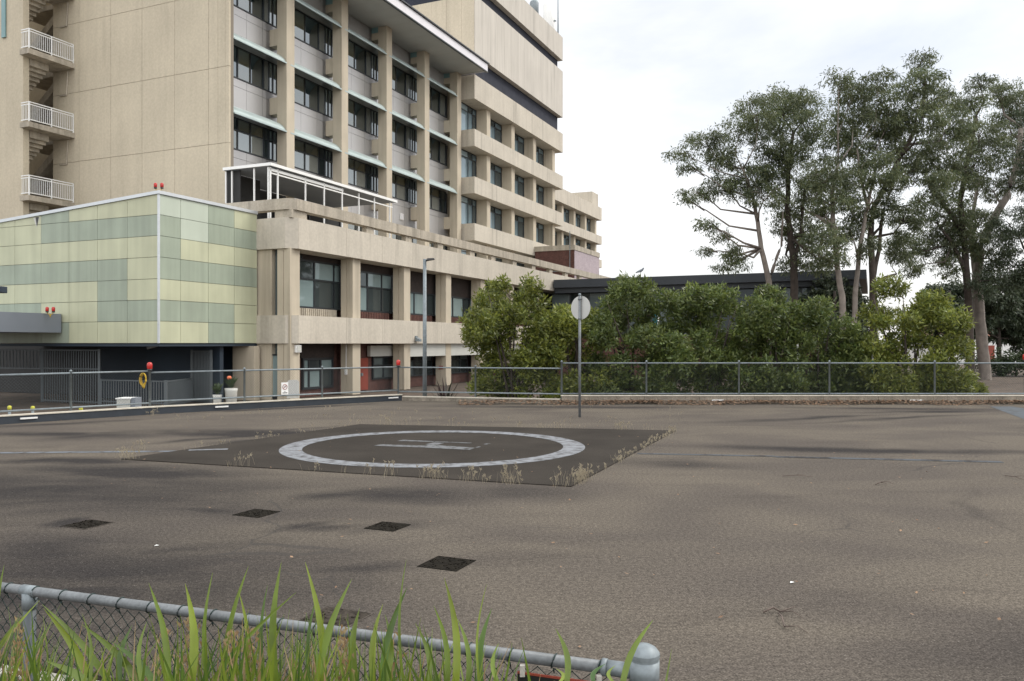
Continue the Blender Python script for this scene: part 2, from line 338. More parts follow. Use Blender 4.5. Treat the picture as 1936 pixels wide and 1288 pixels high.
    bp = N(t, 'ShaderNodeBump'); bp.inputs['Strength'].default_value = .5; bp.inputs['Distance'].default_value = .012; L(noise(85, 2), bp.inputs['Height']); L(bp.outputs[0], b.inputs['Normal'])
    return m
def stain(px0, py0, px1, py1, half, depth):       # a streak between two places on the deck
    a, b = gr(px0, py0), gr(px1, py1); dx, dy = b[0]-a[0], b[1]-a[1]
    return ((a[0]+b[0])/2, (a[1]+b[1])/2, math.hypot(dx, dy)/2, half, math.degrees(math.atan2(dy, dx)), depth)
STAINS = [stain(-500, 900, 820, 960, 2.0, .6), stain(-500, 1090, 800, 1130, 2.2, .62), stain(-90, 820, 330, 824, .5, .85), stain(250, 842, 640, 806, .3, .8), stain(-80, 872, 330, 876, .45, .8), stain(420, 940, 900, 925, .5, .6), stain(230, 812, 560, 830, .45, .7), stain(820, 930, 1130, 935, .6, .5), stain(1825, 920, 1885, 1020, .1, .2), stain(440, 1005, 640, 980, .2, .55), stain(0, 1060, 300, 1065, .25, .5), stain(-60, 885, 560, 905, .8, .85), stain(300, 815, 680, 822, .7, .75), stain(60, 835, 330, 812, .5, .6), stain(380, 838, 560, 828, .55, .6),
 stain(1130, 872, 1420, 884, .5, .45), stain(1240, 843, 2040, 860, .42, .9), stain(1330, 800, 1720, 782, .28, .6), stain(1500, 802, 1870, 782, .25, .55), stain(1590, 780, 1900, 776, .45, .65),
 stain(250, 958, 490, 968, .28, .6), stain(60, 985, 170, 990, .35, .7), stain(480, 998, 720, 994, .2, .55), stain(440, 1078, 850, 1064, .22, .5), stain(-100, 1010, 330, 1075, .75, .62),
 stain(150, 1060, 620, 1010, .4, .55), stain(-80, 950, 120, 965, .35, .5), stain(1650, 1270, 2200, 1190, .6, .35), stain(560, 930, 980, 945, .7, .6), stain(-100, 1150, 700, 1160, .5, .5),
 stain(760, 768, 1400, 772, .5, .6), stain(1400, 770, 2000, 776, .4, .6), stain(330, 783, 730, 762, .35, .65), stain(-60, 812, 280, 792, .3, .65), stain(600, 1010, 860, 985, .3, .35)]
M['deck'] = deck_material()
# outline of the raised landing deck
KL = [(-26.0, 4.6), gr(0, 803)[:2], gr(283, 784)[:2], gr(760, 757.5)[:2], (1.4, 23.3), (40.0, 23.3)]
N0, N1 = (-2.66, 4.26), (0.37, 3.2)           # line of the near fence
nd = Vector((N1[0]-N0[0], N1[1]-N0[1])).normalized(); nn = Vector((-nd.y, nd.x))
A0 = Vector(N0)-nd*12+nn*.12; A1 = Vector(N1)+nd*.25+nn*.12
deckpoly = [tuple(A0), tuple(A1), (A1.x+.3, 2.6), (40, 2.6), (40, 23.3), (1.4, 23.3), gr(760, 757.5)[:2], gr(283, 784)[:2], gr(0, 803)[:2], (-17, 14.0)]
d = MB(); d.prism(deckpoly, -.68, 0.0); tag(d.build('landing_deck', 'deck'), kind='structure')

M['pad'] = mat('sealed_dark_asphalt', (0.037, 0.032, 0.027), 1.0, var=0.22, scale=0.9, speck=0.35, speck_scale=80, streak=0, spec=0.12)
pad = [gr(1278, 815), gr(680, 803), gr(228, 869), gr(1080, 921)]
def sheet(name, pts, z, m, n=1):
    b = MB(); b.add([(p[0], p[1], z) for p in pts], [tuple(range(len(pts)))]); return tag(b.build(name, m), kind='structure')
pb = MB(); pb.prism([p[:2] for p in pad], -.01, .012); tag(pb.build('landing_pad', 'pad'), kind='structure')
def paint(name, base, wear, lo, hi, sc=6.0):
    m = bpy.data.materials.new(name); m.use_nodes = True; t = m.node_tree; L = t.links.new
    b = t.nodes['Principled BSDF']; b.inputs['Roughness'].default_value = .95; b.inputs['Specular IOR Level'].default_value = .12
    g = N(t, 'ShaderNodeNewGeometry'); n = N(t, 'ShaderNodeTexNoise'); n.inputs['Scale'].default_value = sc; n.inputs['Detail'].default_value = 8; n.inputs['Roughness'].default_value = .68
    L(g.outputs['Position'], n.inputs['Vector']); r = N(t, 'ShaderNodeMapRange'); r.inputs['From Min'].default_value = lo; r.inputs['From Max'].default_value = hi; L(n.outputs['Fac'], r.inputs[0])
    x = N(t, 'ShaderNodeMix', data_type='RGBA'); x.inputs['A'].default_value = (*base, 1); x.inputs['B'].default_value = (*wear, 1); L(r.outputs[0], x.inputs['Factor']); L(x.outputs['Result'], b.inputs['Base Color'])
    MATS[name] = m; return m
M['ringpaint'] = paint('worn_white_paint', (0.22, 0.23, 0.245), (0.075, 0.073, 0.072), .44, .66, 6)
M['hpaint'] = paint('faded_white_paint', (0.15, 0.155, 0.16), (0.05, 0.047, 0.043), .50, .62, 9)
M['linepaint'] = paint('flaking_grey_paint', (0.14, 0.155, 0.175), (0.07, 0.067, 0.065), .48, .60, 4)
M['tarpaint'] = paint('blackened_line_paint', (0.085, 0.092, 0.10), (0.040, 0.038, 0.038), .46, .58, 3)
M['bluepaint'] = paint('blue_grey_paint', (0.10, 0.115, 0.13), (0.07, 0.07, 0.07), .4, .7, 4)
rc = (-1.28, 13.52); nseg = 96; v = []; f = []
for i in range(nseg):
    a = 2*math.pi*i/nseg
    for r in (2.08, 2.43): v.append((rc[0]+r*math.cos(a)*1.02, rc[1]+r*math.sin(a)*.98, .016))
f = [(2*i, 2*i+1, (2*i+3) % (2*nseg), (2*i+2) % (2*nseg)) for i in range(nseg)]
b = MB(); b.add(v, f); tag(b.build('ring_marking', 'ringpaint'), kind='structure')
b = MB()
for q in ([(751, 835.6), (762, 833.2), (822, 836.2), (818, 837.3)], [(820, 837.2), (823, 836.3), (893, 839), (890, 840.2)], [(706, 844.6), (721, 841.8), (805, 844.6), (795, 847.9)], [(795, 847.9), (812, 842.6), (900, 848.5), (887, 852.6)], [(803, 842.3), (820, 838.4), (840, 839.4), (826, 843.4)], [(896, 848.2), (905, 846), (910, 846.5), (901, 849)], [(914, 841.8), (921, 839.8), (928, 840.3), (920, 842.3)]):
    pts = [gr(*p) for p in q]; b.add([(p[0], p[1], .016) for p in pts], [(0, 1, 2, 3)])
tag(b.build('letter_marking', 'hpaint'), kind='structure')
def strip(name, a, b_, wd, z, m):
    a, b_ = Vector(a[:2]), Vector(b_[:2]); d = (b_-a).normalized(); n = Vector((-d.y, d.x))*wd/2
    sheet(name, [tuple(a-n), tuple(b_-n), tuple(b_+n), tuple(a+n)], z, m)
strip('line_marking', gr(-250, 859), gr(355, 853.4), .16, .004, 'linepaint'); strip('line_marking', gr(357, 853), gr(431, 851), .14, .0165, 'ringpaint')
strip('line_marking', gr(1205, 858), gr(1465, 863), .13, .004, 'tarpaint'); strip('line_marking', gr(1466, 864), gr(1895, 874), .17, .004, 'tarpaint')
sheet('edge_marking', [gr(1872, 769), gr(1915, 769), gr(2100, 800), gr(1960, 802)], .004, 'bluepaint')

# ------------------------------------------------------------------ kerbs
def kerb(name, pts, h, wd, m, label, z0=-.02):
    e = thing(name, (pts[0][0], pts[0][1], 0), label, 'kerb'); pts = [Vector(p[:2]) for p in pts]
    nrm = [];
    for i in range(len(pts)):
        dd = (pts[min(i+1, len(pts)-1)]-pts[max(i-1, 0)]).normalized(); nrm.append(Vector((-dd.y, dd.x)))
    def ribbon(o0, o1, za, zb):
        b = MB()
        for i in range(len(pts)-1):
            p = [pts[i]+nrm[i]*o0, pts[i+1]+nrm[i+1]*o0, pts[i+1]+nrm[i+1]*o1, pts[i]+nrm[i]*o1]
            b.prism([tuple(q) for q in p], za, zb)
        return b
    ribbon(0, wd, z0, h-.025).build('wall', m, e); ribbon(-.02, wd+.02, h-.025, h).build('coping', 'kerb_top', e)
    return e
kl = [(-17, 14.0), gr(0, 803), gr(283, 784), gr(760, 757.5)]
kerb('painted_kerb', kl, .19, .15, 'kerb_dark', 'low navy painted kerb with pale top along the left edge of the deck')
c0 = gr(760, 757.5); kerb('low_kerb', [(c0[0]+.02, c0[1]), (1.37, 23.3)], .13, .15, 'kerb', 'low bare concrete kerb between the corner post and the block wall')
bw = thing('block_wall', (1.4, 23.2, 0), 'low grey concrete block wall below the fence in front of the shrubs', 'wall')
b = MB()
x = 1.41
while x < 40:
    b.xbox(x, x+.385, 23.2, 23.36, -.02, .215); x += .39
b.build('wall', 'kerb', bw, bevel=.006); MB().xbox(1.39, 40, 23.18, 23.38, .216, .236).build('coping', 'kerb_top', bw)
# white-edged drain slots on the kerb face
for px, py, Y in ((61, 797, 17.5), (404, 770, 21.2), (1358, 758, 23.15), (1733, 758.5, 23.15), (733, 754, 24.5)):
    p = at(px, py, Y)
    o = thing('drain_slot', (p[0], p[1], p[2]), {61: 'white drain slot on the navy kerb below the leftmost fence bay', 404: 'white drain slot on the navy kerb right of the yellow hanging coil', 733: 'white drain slot on the navy kerb just left of its right corner', 1358: 'white drain slot on the block wall under the middle shrubs', 1733: 'white drain slot on the block wall under the rightmost round shrub'}[px], 'drain slot', 'white slots along the kerb')
    if px < 800:
        a = Vector(kl[1] if px < 283 else kl[2]); c = Vector(kl[2] if px < 283 else kl[3]); dd = (c-a).normalized(); dd.z = 0; nrm = Vector((dd.y, -dd.x, 0))
        sgm = a+(c-a)*max(0, min(1, (Vector(p)-a).dot(dd)/(c-a).length)); q = Vector((sgm.x, sgm.y, .10))+nrm*.012
    else: dd = Vector((1, 0, 0)); q = Vector((p[0], 23.19, .10))
    MB().bar(q-dd*.17, q+dd*.17, .03, .035).build('rim', 'white', o); MB().bar(q-dd*.15-Vector((0, 0, .022)), q+dd*.15-Vector((0, 0, .022)), .02, .012).build('slot', 'black', o)

# ------------------------------------------------------------------ chain link fences
def chain(b, p0, p1, z0, z1, dia, rad, n=3):
    p0, p1 = Vector(p0), Vector(p1); ln = (p1-p0).length; d = (p1-p0)/ln; nr = Vector((-d.y, d.x)); hp = dia/2; k = int(ln/hp)
    for i in range(k):
        pts = []; z = z1; j = 0
        while z >= z0-1e-6:
            x = i*hp+(hp*1.05 if (j+i) % 2 else -hp*.05)+random.uniform(-.0015, .0015); q = p0+d*max(0, min(ln, x))+nr*(.0035 if j % 2 else -.0035)
            pts.append((q.x, q.y, z)); z -= dia/2; j += 1
        b.tube(pts, rad, n, cap=False)
def fence(name, pts, posts, ztop, zbot, zpost0, label, prad=.028, rrad=.021, mesh='wire_grey'):
    e = thing(name, (pts[0][0], pts[0][1], 0), label, 'fence', 'chain link fences round the deck'); pts = [Vector(p[:2]) for p in pts]
    tr, br, ms = MB(), MB(), MB()
    for a, c in zip(pts[:-1], pts[1:]):
        tr.tube([(a.x, a.y, ztop), (c.x, c.y, ztop)], rrad, 8); br.tube([(a.x, a.y, zbot), (c.x, c.y, zbot)], rrad, 8)
        chain(ms, a, c, zbot-.05, ztop-.02, .07, .0016)
    tr.build('top_rail', 'galv', e, True); br.build('bottom_rail', 'galv', e, True); ms.build('chain_link_mesh', mesh, e)
    for p in posts:
        q = MB(); q.lathe((p[0], p[1], 0), [(prad, zpost0), (prad, ztop+.03), (prad*1.15, ztop+.03), (prad*1.1, ztop+.06), (prad*.4, ztop+.08)], 10); q.build('post', 'galv', e, True)
    return e
def on(a, c, px):                                   # point of segment a-c seen at photo column px
    r = (px-CX)/F; a, c = Vector(a[:2]), Vector(c[:2]); d = c-a; k = (r*a.y-a.x)/(d.x-r*d.y); p = a+d*k; return (p.x, p.y)
def off(p, q, o):                                   # shift a segment outwards
    p, q = Vector(p[:2]), Vector(q[:2]); d = (q-p).normalized(); n = Vector((-d.y, d.x))*o; return tuple(p+n), tuple(q+n)
k0, k1, k2, k3 = [Vector(p[:2]) for p in kl]
q0 = off(k0, k1, .22)[0]; q1 = (off(k0, k1, .22)[1][0], off(k1, k2, .22)[0][1]); q2 = off(k1, k2, .22)[1]; q3 = off(k2, k3, .2)[1]; q2 = on(*off(k2, k3, .2), 283); q3 = on(*off(k2, k3, .2), 753)
fence('chain_link_fence', [q0, q1, q2], [on(q1, q2, 134), on(q0, q1, -120), q2], 1.035, .262, -.5, 'chain link fence on the left from the frame edge to the post with yellow coil')
fence('chain_link_fence', [q2, q3], [on(q2, q3, 462), on(q2, q3, 609), q3], 1.0, .30, -.5, 'chain link fence in front of the beige podium, carrying the white signs')
r1 = (1.45, 23.45)
fence('chain_link_fence', [q3, r1], [on(q3, r1, 899), on(q3, r1, 1062)], .99, .26, -.5, 'chain link fence from the corner post to the block wall, half behind the leftmost shrub')
r2 = (40, 23.45)
fence('chain_link_fence', [r1, r2], [(r1[0]-.03, r1[1])]+[on(r1, r2, p) for p in (1222, 1397, 1568, 1767, 1938, 2110, 2280)], 1.145, .27, .0, 'long chain link fence above the block wall in front of the row of shrubs')

# ------------------------------------------------------------------ hospital tower with sunshades
FINS = [35.39, 40.37, 45.28, 50.22, 55.14]; FW = .66
ZT = 22.3
tw = thing('office_tower', W(43, 34, -.7), 'tall beige concrete block with tall columns, teal sunshades and outside stair landings', 'building')
MB().box(31.45, 56.0, 30.12, 41.2, -.68, 22.6).build('core', 'core', tw)
# end wall: precast panels over a dark backing
jt = [28.8, 29.02, 29.5, 30.1, 32.34, 34.6, 36.85, 39.24, 41.28]; jz = [-.6, 4.05, 7.8, 11.55, 15.3, 19.05, 22.8, 26.5]
b = MB(); b.box(31.16, 31.44, 28.84, 41.24, -.6, 26.4, 1)
for i in range(len(jt)-1):
    for j in range(len(jz)-1):
        gp = .009 if i > 1 else .004
        b.box(31.08, 31.2, jt[i]+gp, jt[i+1]-gp, jz[j]+.01, jz[j+1]-.01)
b.build('end_wall', ['tan', 'joint'], tw)
for s in FINS:
    MB().box(s, s+FW, 28.8, 29.46, 6.4, ZT).build('column', 'column', tw, bevel=.02)
    for zn in (6.75, 10.45, 14.12, 17.82, 21.5):
        o = MB().box(s+.02, s+FW-.02, 29.46, 29.98, zn, zn+(.9 if zn < 21 else .45)).build('nib', 'column', tw)
    MB().box(s+.01, s+FW-.01, 29.462, 29.985, 21.96, ZT-.003).build('top_nib', 'teal', tw)
bays = [31.5]+[s+FW for s in FINS[:-1]]; ends = FINS
SH = [13.12, 16.8, 20.48]
for k, (a0, a1) in enumerate(zip(bays, ends)):
    a0f = a0-FW+.02 if k else a0
    for zi, zf in enumerate((9.42, 13.12, 16.8, 20.48)):
        hd, sl = zf+.1, zf-1.45
        # spandrel panels: from this sill down to the next head
        low = 6.5 if zi == 0 else zf-3.68+.15
        b = MB(); n = 4; xs = [a0f-.3+(a1+FW-a0f+.3)*i/n for i in range(n+1)]
        zz = [low, sl-.42, sl] if zi else [6.4, sl]
        for i in range(n):
            for zl, zh in zip(zz[:-1], zz[1:]):
                if zh-zl > .05: b.box(xs[i]+.008, xs[i+1]-.008, 29.97, 30.1, zl+.008, zh-.008)
        if zi or k > 2: b.build('spandrel_panel', 'silver', tw)
        window(tw, a0f-.1, a1+.3, sl, hd+.1, 29.98, (.13, .36, .58, .82) if zi else (.2, .4, .6, .8), (.62,) if zi == 1 else (), 'glass')
    b = MB(); b.box(a0f-.3, a1+.5, 29.97, 30.1, 20.75, ZT-.02); b.build('top_panel', 'silver', tw)
for k, (a0, a1) in enumerate(zip(bays, ends)):
    for zf in SH:
        b = MB(); n = 8; prof = []
        for i in range(n+1):
            q = i/n; prof.append((29.95-1.08*math.sin(q*math.pi/2)**.75, zf+.72*(1-q)))
        s0, s1 = a0-.35 if k else a0-.05, a1+.02
        v = [W(s, t, z+dz) for s in (s0, s1) for dz in (0, -.035) for (t, z) in prof]; m_ = n+1; f = []
        for i in range(n):
            f += [(i, i+1, 2*m_+i+1, 2*m_+i), (m_+i, 3*m_+i, 3*m_+i+1, m_+i+1), (i, m_+i, m_+i+1, i+1), (2*m_+i, 2*m_+i+1, 3*m_+i+1, 3*m_+i)]
        f += [(n, m_+n, 3*m_+n, 2*m_+n), (0, 2*m_, 3*m_, m_)]
        b.add(v, f); b.box(s0+.01, s1-.01, 28.79, 28.84, zf-.06, zf+.012); b.build('sunshade', 'shade', tw, smooth=False)
# eave
b = MB(); x = 31.0
while x < 55.8:
    b.box(x+.006, min(x+1.2, 55.85)-.006, 26.75, 30.05, ZT, ZT+.06); x += 1.2
b.build('soffit', 'soffit', tw)
MB().box(31.0, 55.9, 26.62, 26.75, ZT-.06, ZT+.5).box(55.851, 55.9, 26.76, 30, ZT-.05, ZT+.5).build('fascia', 'fascia', tw)
MB().box(30.98, 55.93, 26.58, 26.74, ZT-.13, ZT-.062).box(30.9, 56.0, 26.5, 26.74, ZT+.52, ZT+.6).box(30.95, 55.95, 26.7, 26.74, ZT+.5, ZT+.52).build('eave_trim', 'dark', tw)
MB().box(31.0, 55.84, 26.76, 46, ZT+.07, ZT+.75).build('roof', 'fascia', tw)
# stair tower at the far left
MB().box(28.62, 28.95, 40.25, 58, -.6, 26.4).build('stair_wall', 'tan', tw)
MB().box(33.5, 33.9, 40.3, 52, -.6, 26.4).build('recess_wall', 'tan', tw)
MB().box(28.53, 28.6, T(10, 28.55), T(3, 28.55), 17.75, 24).build('teal_strip', 'teal', tw)
for lv in (9.33, 13.1, 16.86, 20.62):
    o = MB(); o.box(28.42, 31.07, 39.55, 40.24, lv-.27, lv); o.box(28.63, 33.48, 40.2, 41.27, lv-.272, lv-.002); o.box(31.46, 33.48, 41.28, 44.5, lv-.28, lv-.01)
    o = o.build('stair_landing', 'parapet', tw)
    r = MB(); hs = 1.02
    for zz in (hs, hs-.12, .12): r.bar(W(31.05, 39.62, lv+zz), W(28.5, 39.62, lv+zz), .04, .05); r.bar(W(28.5, 39.6, lv+zz), W(28.5, 40.23, lv+zz), .04, .05)
    for i in range(24): r.bar(W(28.55+i*.107, 39.62, lv+.12), W(28.55+i*.107, 39.62, lv+hs-.12), .02, .02)
    for i in range(5): r.bar(W(28.5, 39.68+i*.12, lv+.12), W(28.5, 39.68+i*.12, lv+hs-.12), .02, .02)
    for s in (28.5, 29.75, 31.03): r.bar(W(s, 39.62, lv-.05), W(s, 39.62, lv+hs), .05, .05)
    r.build('railing', 'white', o)
    # flight rising behind the landing, with its raking soffit
    fl = MB(); a, c = W(31.5, 41.3, lv-.25), W(31.5, 44.8, lv-3.2)
    P = [W(s, t, z) for s in (31.46, 32.5) for t, z in ((41.28, lv-.28), (41.28, lv-.75), (44.8, lv-3.4), (44.8, lv-2.9))]
    fl.add(P, [(0, 1, 2, 3), (7, 6, 5, 4), (0, 4, 5, 1), (1, 5, 6, 2), (2, 6, 7, 3), (3, 7, 4, 0)]); fl.build('stair_flight', 'parapet', tw)
    fl = MB()
    for i in range(12): fl.box(29.0, 30.1, 40.28+i*.25, 40.28+(i+1)*.25, lv-.50-i*.17-.12, lv-.28-i*.17)
    fl.build('stair_steps', 'parapet', tw)
    b = MB(); b.tube([W(31.03, T(128, 31.03), lv-.35), W(31.03, T(126, 31.03), lv-1.62)], .035, 6); b.box(31.0, 31.07, T(126, 31.03), T(113, 31.03), lv-1.66, lv-1.6); b.build('drain_pipe', 'parapet', tw)
# ------------------------------------------------------------------ wing with projecting bands
wg = thing('concrete_wing', W(65, 36, -.7), 'beige concrete wing with projecting floor bands and dark louvre stripes below a tall blank top', 'building')
COLS = [59.05, 63.95, 68.86, 73.72]; CWD = .67; S0, S1 = 56.05, 75.5
MB().box(56.06, 74.3, 29.25, 45, -.68, 22.3).build('core', 'tan', wg)
bands = [(20.42, 22.26), (16.8, 18.1), (13.2, 14.46), (9.6, 10.9)]
for z0, z1 in bands:
    b = MB(); xs = [S0, 59.0, 61.4, 63.9, 66.3, 68.9, 71.3, 73.7, S1]
    for a, c in zip(xs[:-1], xs[1:]): b.box(a+.006, c-.006, 27.8, 29.2, z0, z1)
    b.box(S0+.02, S1-.02, 27.82, 29.6, z0+.02, z1-.02); b.build('floor_band', 'beige', wg)
openings = [(18.1, 20.42), (14.46, 16.8), (10.9, 13.2), (6.4, 9.6)]
for s in COLS:
    for z0, z1 in openings: MB().box(s, s+CWD, 28.2, 29.2, z0-.03, z1+.03).build('column', 'column', wg)
for z0, z1 in openings:
    prev = S0
    for s in COLS:
        window(wg, prev+.05, s-.02 if prev > 57 else s-.02, z0+.02, z1-.02, 29.15, (.42, .68) if prev > 57 else (.5, .76), (.78,), 'glass_wing', .07)
        prev = s+CWD
b = MB(); b.box(S0+.35, S1-.3, 28.25, 44, 22.262, 23.85, 0); b.box(S0+.35, S1-.3, 28.25, 44, 28.36, 29.42, 0)
b.build('louvre_band', 'louvre', wg)
b = MB(); n = 14
for i in range(n):
    a = S0+(S1-S0)*i/n; c = S0+(S1-S0)*(i+1)/n; b.box(a+.004, c-.004, 27.8, 28.5, 23.85, 28.36); b.box(a+.004, c-.004, 27.8, 28.5, 29.42, 31.7)
b.box(S0+.02, S1-.02, 27.83, 46, 23.87, 28.34); b.box(S0+.02, S1-.02, 27.83, 46, 29.44, 31.68); b.build('upper_wall', 'upper', wg)
b = MB(); xs = [27.82]+[28.9+1.3*i for i in range(14)]
for a, c in zip(xs[:-1], xs[1:]): b.box(S0-.05, S0+.02, a+.006, c-.006, 23.85, 28.36)
b.build('end_panel', 'tan', wg)
# things on its roof
def roof_item(name, px, t, z0, z1, r, m, label, cat, prof=None):
    s = S(px, t); p = W(s, t, z0); e = thing(name, p, label, cat)
    return e, p
e, p = roof_item('water_tank', 1038, 31, 31.68, 37, 0, 0, 'white round flue standing near the right end of the wing roof', 'flue')
MB().lathe(p, [(.62, 0), (.62, 5.5), (.5, 5.7)], 16).build('flue_pipe', 'white', e, True); MB().lathe(p, [(1.0, 0), (1.0, 1.1), (.62, 2.0)], 16).build('base_cone', 'white', e, True)
e.name = 'roof_flue'
e, p = roof_item('antenna_mast', 1055, 28.6, 31.68, 37, 0, 0, 'thin grey mast at the right end of the wing roof', 'mast')
MB().tube([p, (p[0], p[1], p[2]+5.5)], [.07, .04], 8).build('pole', 'galv', e, True); MB().lathe(p, [(.16, 0), (.16, .05), (.08, .12)], 10).build('foot_plate', 'galv', e, True)
e, p = roof_item('roof_vent', 1049, 28.5, 31.68, 34, 0, 0, 'small white vent pipe with flat cap beside the roof flue', 'vent')
MB().lathe(p, [(.06, 0), (.06, 1.6)], 8).build('vent_pipe', 'white', e, True); MB().lathe((p[0], p[1], p[2]+1.6), [(.14, 0), (.14, .08), (.05, .12)], 8).build('vent_cap', 'galv', e, True)
e, p = roof_item('antenna_dish', 1010, 29, 31.68, 34, 0, 0, 'grey drum antenna on the wing roof left of the white flue', 'antenna')
MB().lathe(p, [(.09, 0), (.09, 2.2)], 8).build('pole', 'galv', e, True); MB().lathe((p[0], p[1], p[2]+.7), [(.2, 0), (.42, .2), (.42, 1.2), (.36, 1.35)], 14).build('drum', 'galv', e, True)

# ------------------------------------------------------------------ far low wing
fw = thing('distant_wing', W(110, 46, -.7), 'lower beige concrete wing far behind the brick plant room', 'building')
MB().box(80, 118.6, 39.0, 55, -.68, 20.6).build('core', 'tan', fw)
for z0, z1 in ((20.4, 22.3), (16.75, 18.0), (13.2, 14.4), (9.6, 10.8)):
    b = MB(); x = 77
    while x < 119.4: b.box(x+.008, min(x+2.5, 119.8)-.008, 37.7, 39.1, z0, z1); x += 2.5
    b.build('floor_band', 'beige', fw)
prev = 88.6
for s in (93.4, 98.3, 103.3, 108.15, 113.0, 117.7):
    for z0, z1 in ((18, 20.4), (14.4, 16.75), (10.8, 13.2)):
        MB().box(s, s+.75, 38.2, 38.99, z0-.02, z1+.02).build('column', 'column', fw); window(fw, prev+.05, s-.02, z0+.03, z1-.03, 38.95, (.45, .7), (.78,), 'glass_wing', .08)
    prev = s+.75
b = MB(); s_ = S(1119.6, 38.6); b.box(s_, S(1131, 38.6), 38.6, 48, 22.32, 24.6); b.build('roof_room', 'beige', fw)

# ------------------------------------------------------------------ podium
pd = thing('podium_building', W(50, 26, -.7), 'two storey beige concrete podium with thick bands and square columns', 'building')
PS0, PS1 = 27.40, 75.3; PC = [27.49, 31.98, 36.55, 41.1, 45.63, 50.15, 54.7]; PCW = .63
def band(name, z0, z1, t0, depth, m, chamfer=.38):
    b = MB(); xs = [PS0+chamfer]+[31.2, 34.2, 37.1, 40.2, 43.0, 46.1, 49.2, 52.2, 55.2, 58.2, 61.2, 64.2, 67.2, 70.2, PS1]
    b.prism([W(PS0, t0+chamfer, 0)[:2], W(PS0+chamfer-.006, t0, 0)[:2], W(PS0+chamfer-.006, t0+depth, 0)[:2], W(PS0, t0+depth, 0)[:2]], z0, z1)
    for a, c in zip(xs[:-1], xs[1:]): b.box(a+.006, c-.006, t0, t0+depth, z0, z1)
    b.box(PS0, PS0+depth, t0+depth+.006, 25.6, z0, z1); b.box(PS0, PS0+depth, 25.612, 28, z0, z1)
    b.box(PS0+.5, PS1-.05, t0+.02, t0+depth, z0+.015, z1-.015); return b.build(name, m, pd)
band('upper_band', 5.68, 6.97, 22.0, 1.1, 'beige'); band('lower_band', 1.71, 2.89, 22.0, 1.1, 'beige')
# terrace parapet beam on short blocks
band('terrace_beam', 7.30, 7.76, 22.02, .42, 'parapet', .3)
for s in (27.5, 33.0, 36.6, 40.0, 44.0, 47.0, 50.4, 53.8, 57.2, 60.6, 64.0, 67.5, 71.0): MB().box(s, s+(.62 if s > 28 else 1.0), 22.12, 22.38 if s > 28 else 23.0, 6.96, 7.31).build('parapet_block', 'parapet', pd)
MB().box(PS0+1.15, PS1, 23.12, 30.0, 5.7, 6.4).build('terrace_slab', 'parapet', pd)
for i, s in enumerate(PC):
    b = MB(); b.prism([W(s_, t_, 0)[:2] for s_, t_ in ((s, 22.2), (s+PCW, 22.2), (s+PCW, 22.86), (s, 22.86), (s, 22.545), (s+.03, 22.545), (s+.03, 22.515), (s, 22.515))], -.68, 5.7); b.build('column', 'column', pd)
# panels of the end wall: column strip, glass slot
MB().box(27.52, 28.1, T(513.6, 27.52), 25.0, -.68, 1.72).box(27.52, 28.1, T(513.6, 27.52), 26, 2.87, 5.7).build('end_column', 'column', pd)
b = MB(); b.box(27.55, 28.05, 26.2, 28.5, 2.87, 5.7); b.build('end_wall', 'column', pd)
sl = MB(); sl.box(27.75, 27.8, 22.86, T(513.6, 27.52), -.6, 5.68); sl.build('slot_window', 'glass_dim', pd)
MB().box(27.9, PS1, 23.6, 28, -.68, 5.68).build('core', 'core', pd)
for i in range(len(PC)-1):
    a, c = PC[i]+PCW, PC[i+1]
    b = MB(); b.box(a+.02, c-.02, 23.08, 23.5, 2.88, 3.28); n = 26
    for j in range(n): b.box(a+.05+(c-a-.1)*j/n, a+.05+(c-a-.1)*(j+.55)/n, 23.05, 23.1, 2.885, 3.27)
    b.build('sill_panel', 'parapet' if i == 0 else 'brick', pd)
    if i == 0: cols, rows, zt = (.26, .56, .88), (.60,), 5.45
    elif i == 1: cols, rows, zt = (.22, .5, .78), (.62,), 5.3
    else: cols, rows, zt = (.18, .5, .8), (), 4.55
    window(pd, a-.35, c+.35, 3.28, zt, 23.15, cols, rows, 'glass_blind', .08)
    MB().box(a-.35, c+.35, 23.11, 23.5, zt, 5.67).build('head_panel', 'brick_dark', pd)
    window(pd, a+.05+(c-a)*.0, a+.05+(c-a)*.32, zt+.1, 5.5, 23.09, (), (), 'glass_dim', .05)
    # ground floor
    if i == 0:
        MB().box(a-.35, c+.5, 23.28, 23.55, -.68, 1.7).build('lower_wall', 'brick', pd)
        window(pd, S(571, 23.22), S(629, 23.22), -.35, 1.05, 23.22, (.2, .58), (.62,), 'glass_blind', .1); MB().box(S(566, 23.3), S(629, 23.3), 23.2, 23.27, 1.05, 1.69).build('head_panel', 'brick_dark', pd)
    elif i == 1:
        MB().box(a-.35, c+.5, 23.28, 23.55, -.68, 1.7).build('lower_wall', 'brick', pd)
        window(pd, S(704, 23.22), S(745, 23.22), -.12, 1.05, 23.22, (.48,), (.6,), 'glass_dim', .09)
        MB().box(S(699, 23.05), S(746, 23.05), 23.0, 23.2, 1.06, 1.6).build('blind_box', 'whitepanel', pd)
        dr = MB().box(S(683, 23.1), S(683, 23.1)+.75, 23.2, 23.27, -.6, .98).build('door', 'redpaint', pd); MB().box(S(683, 23.1)+.08, S(683, 23.1)+.22, 23.13, 23.2, .1, .25).build('handle', 'galv', dr)
    else:
        MB().box(a-.35, c+.5, 23.28, 23.55, -.68, 1.7).build('lower_wall', 'brick', pd)
        window(pd, a-.1, c+.2, -.1, 1.1, 23.22, (.25, .5, .75), (.7,), 'glass_dim', .07)
        MB().box(a+.005, c-.005, 22.22, 22.26, 1.02, 1.7).build('sign_panel', 'whitepanel', pd)
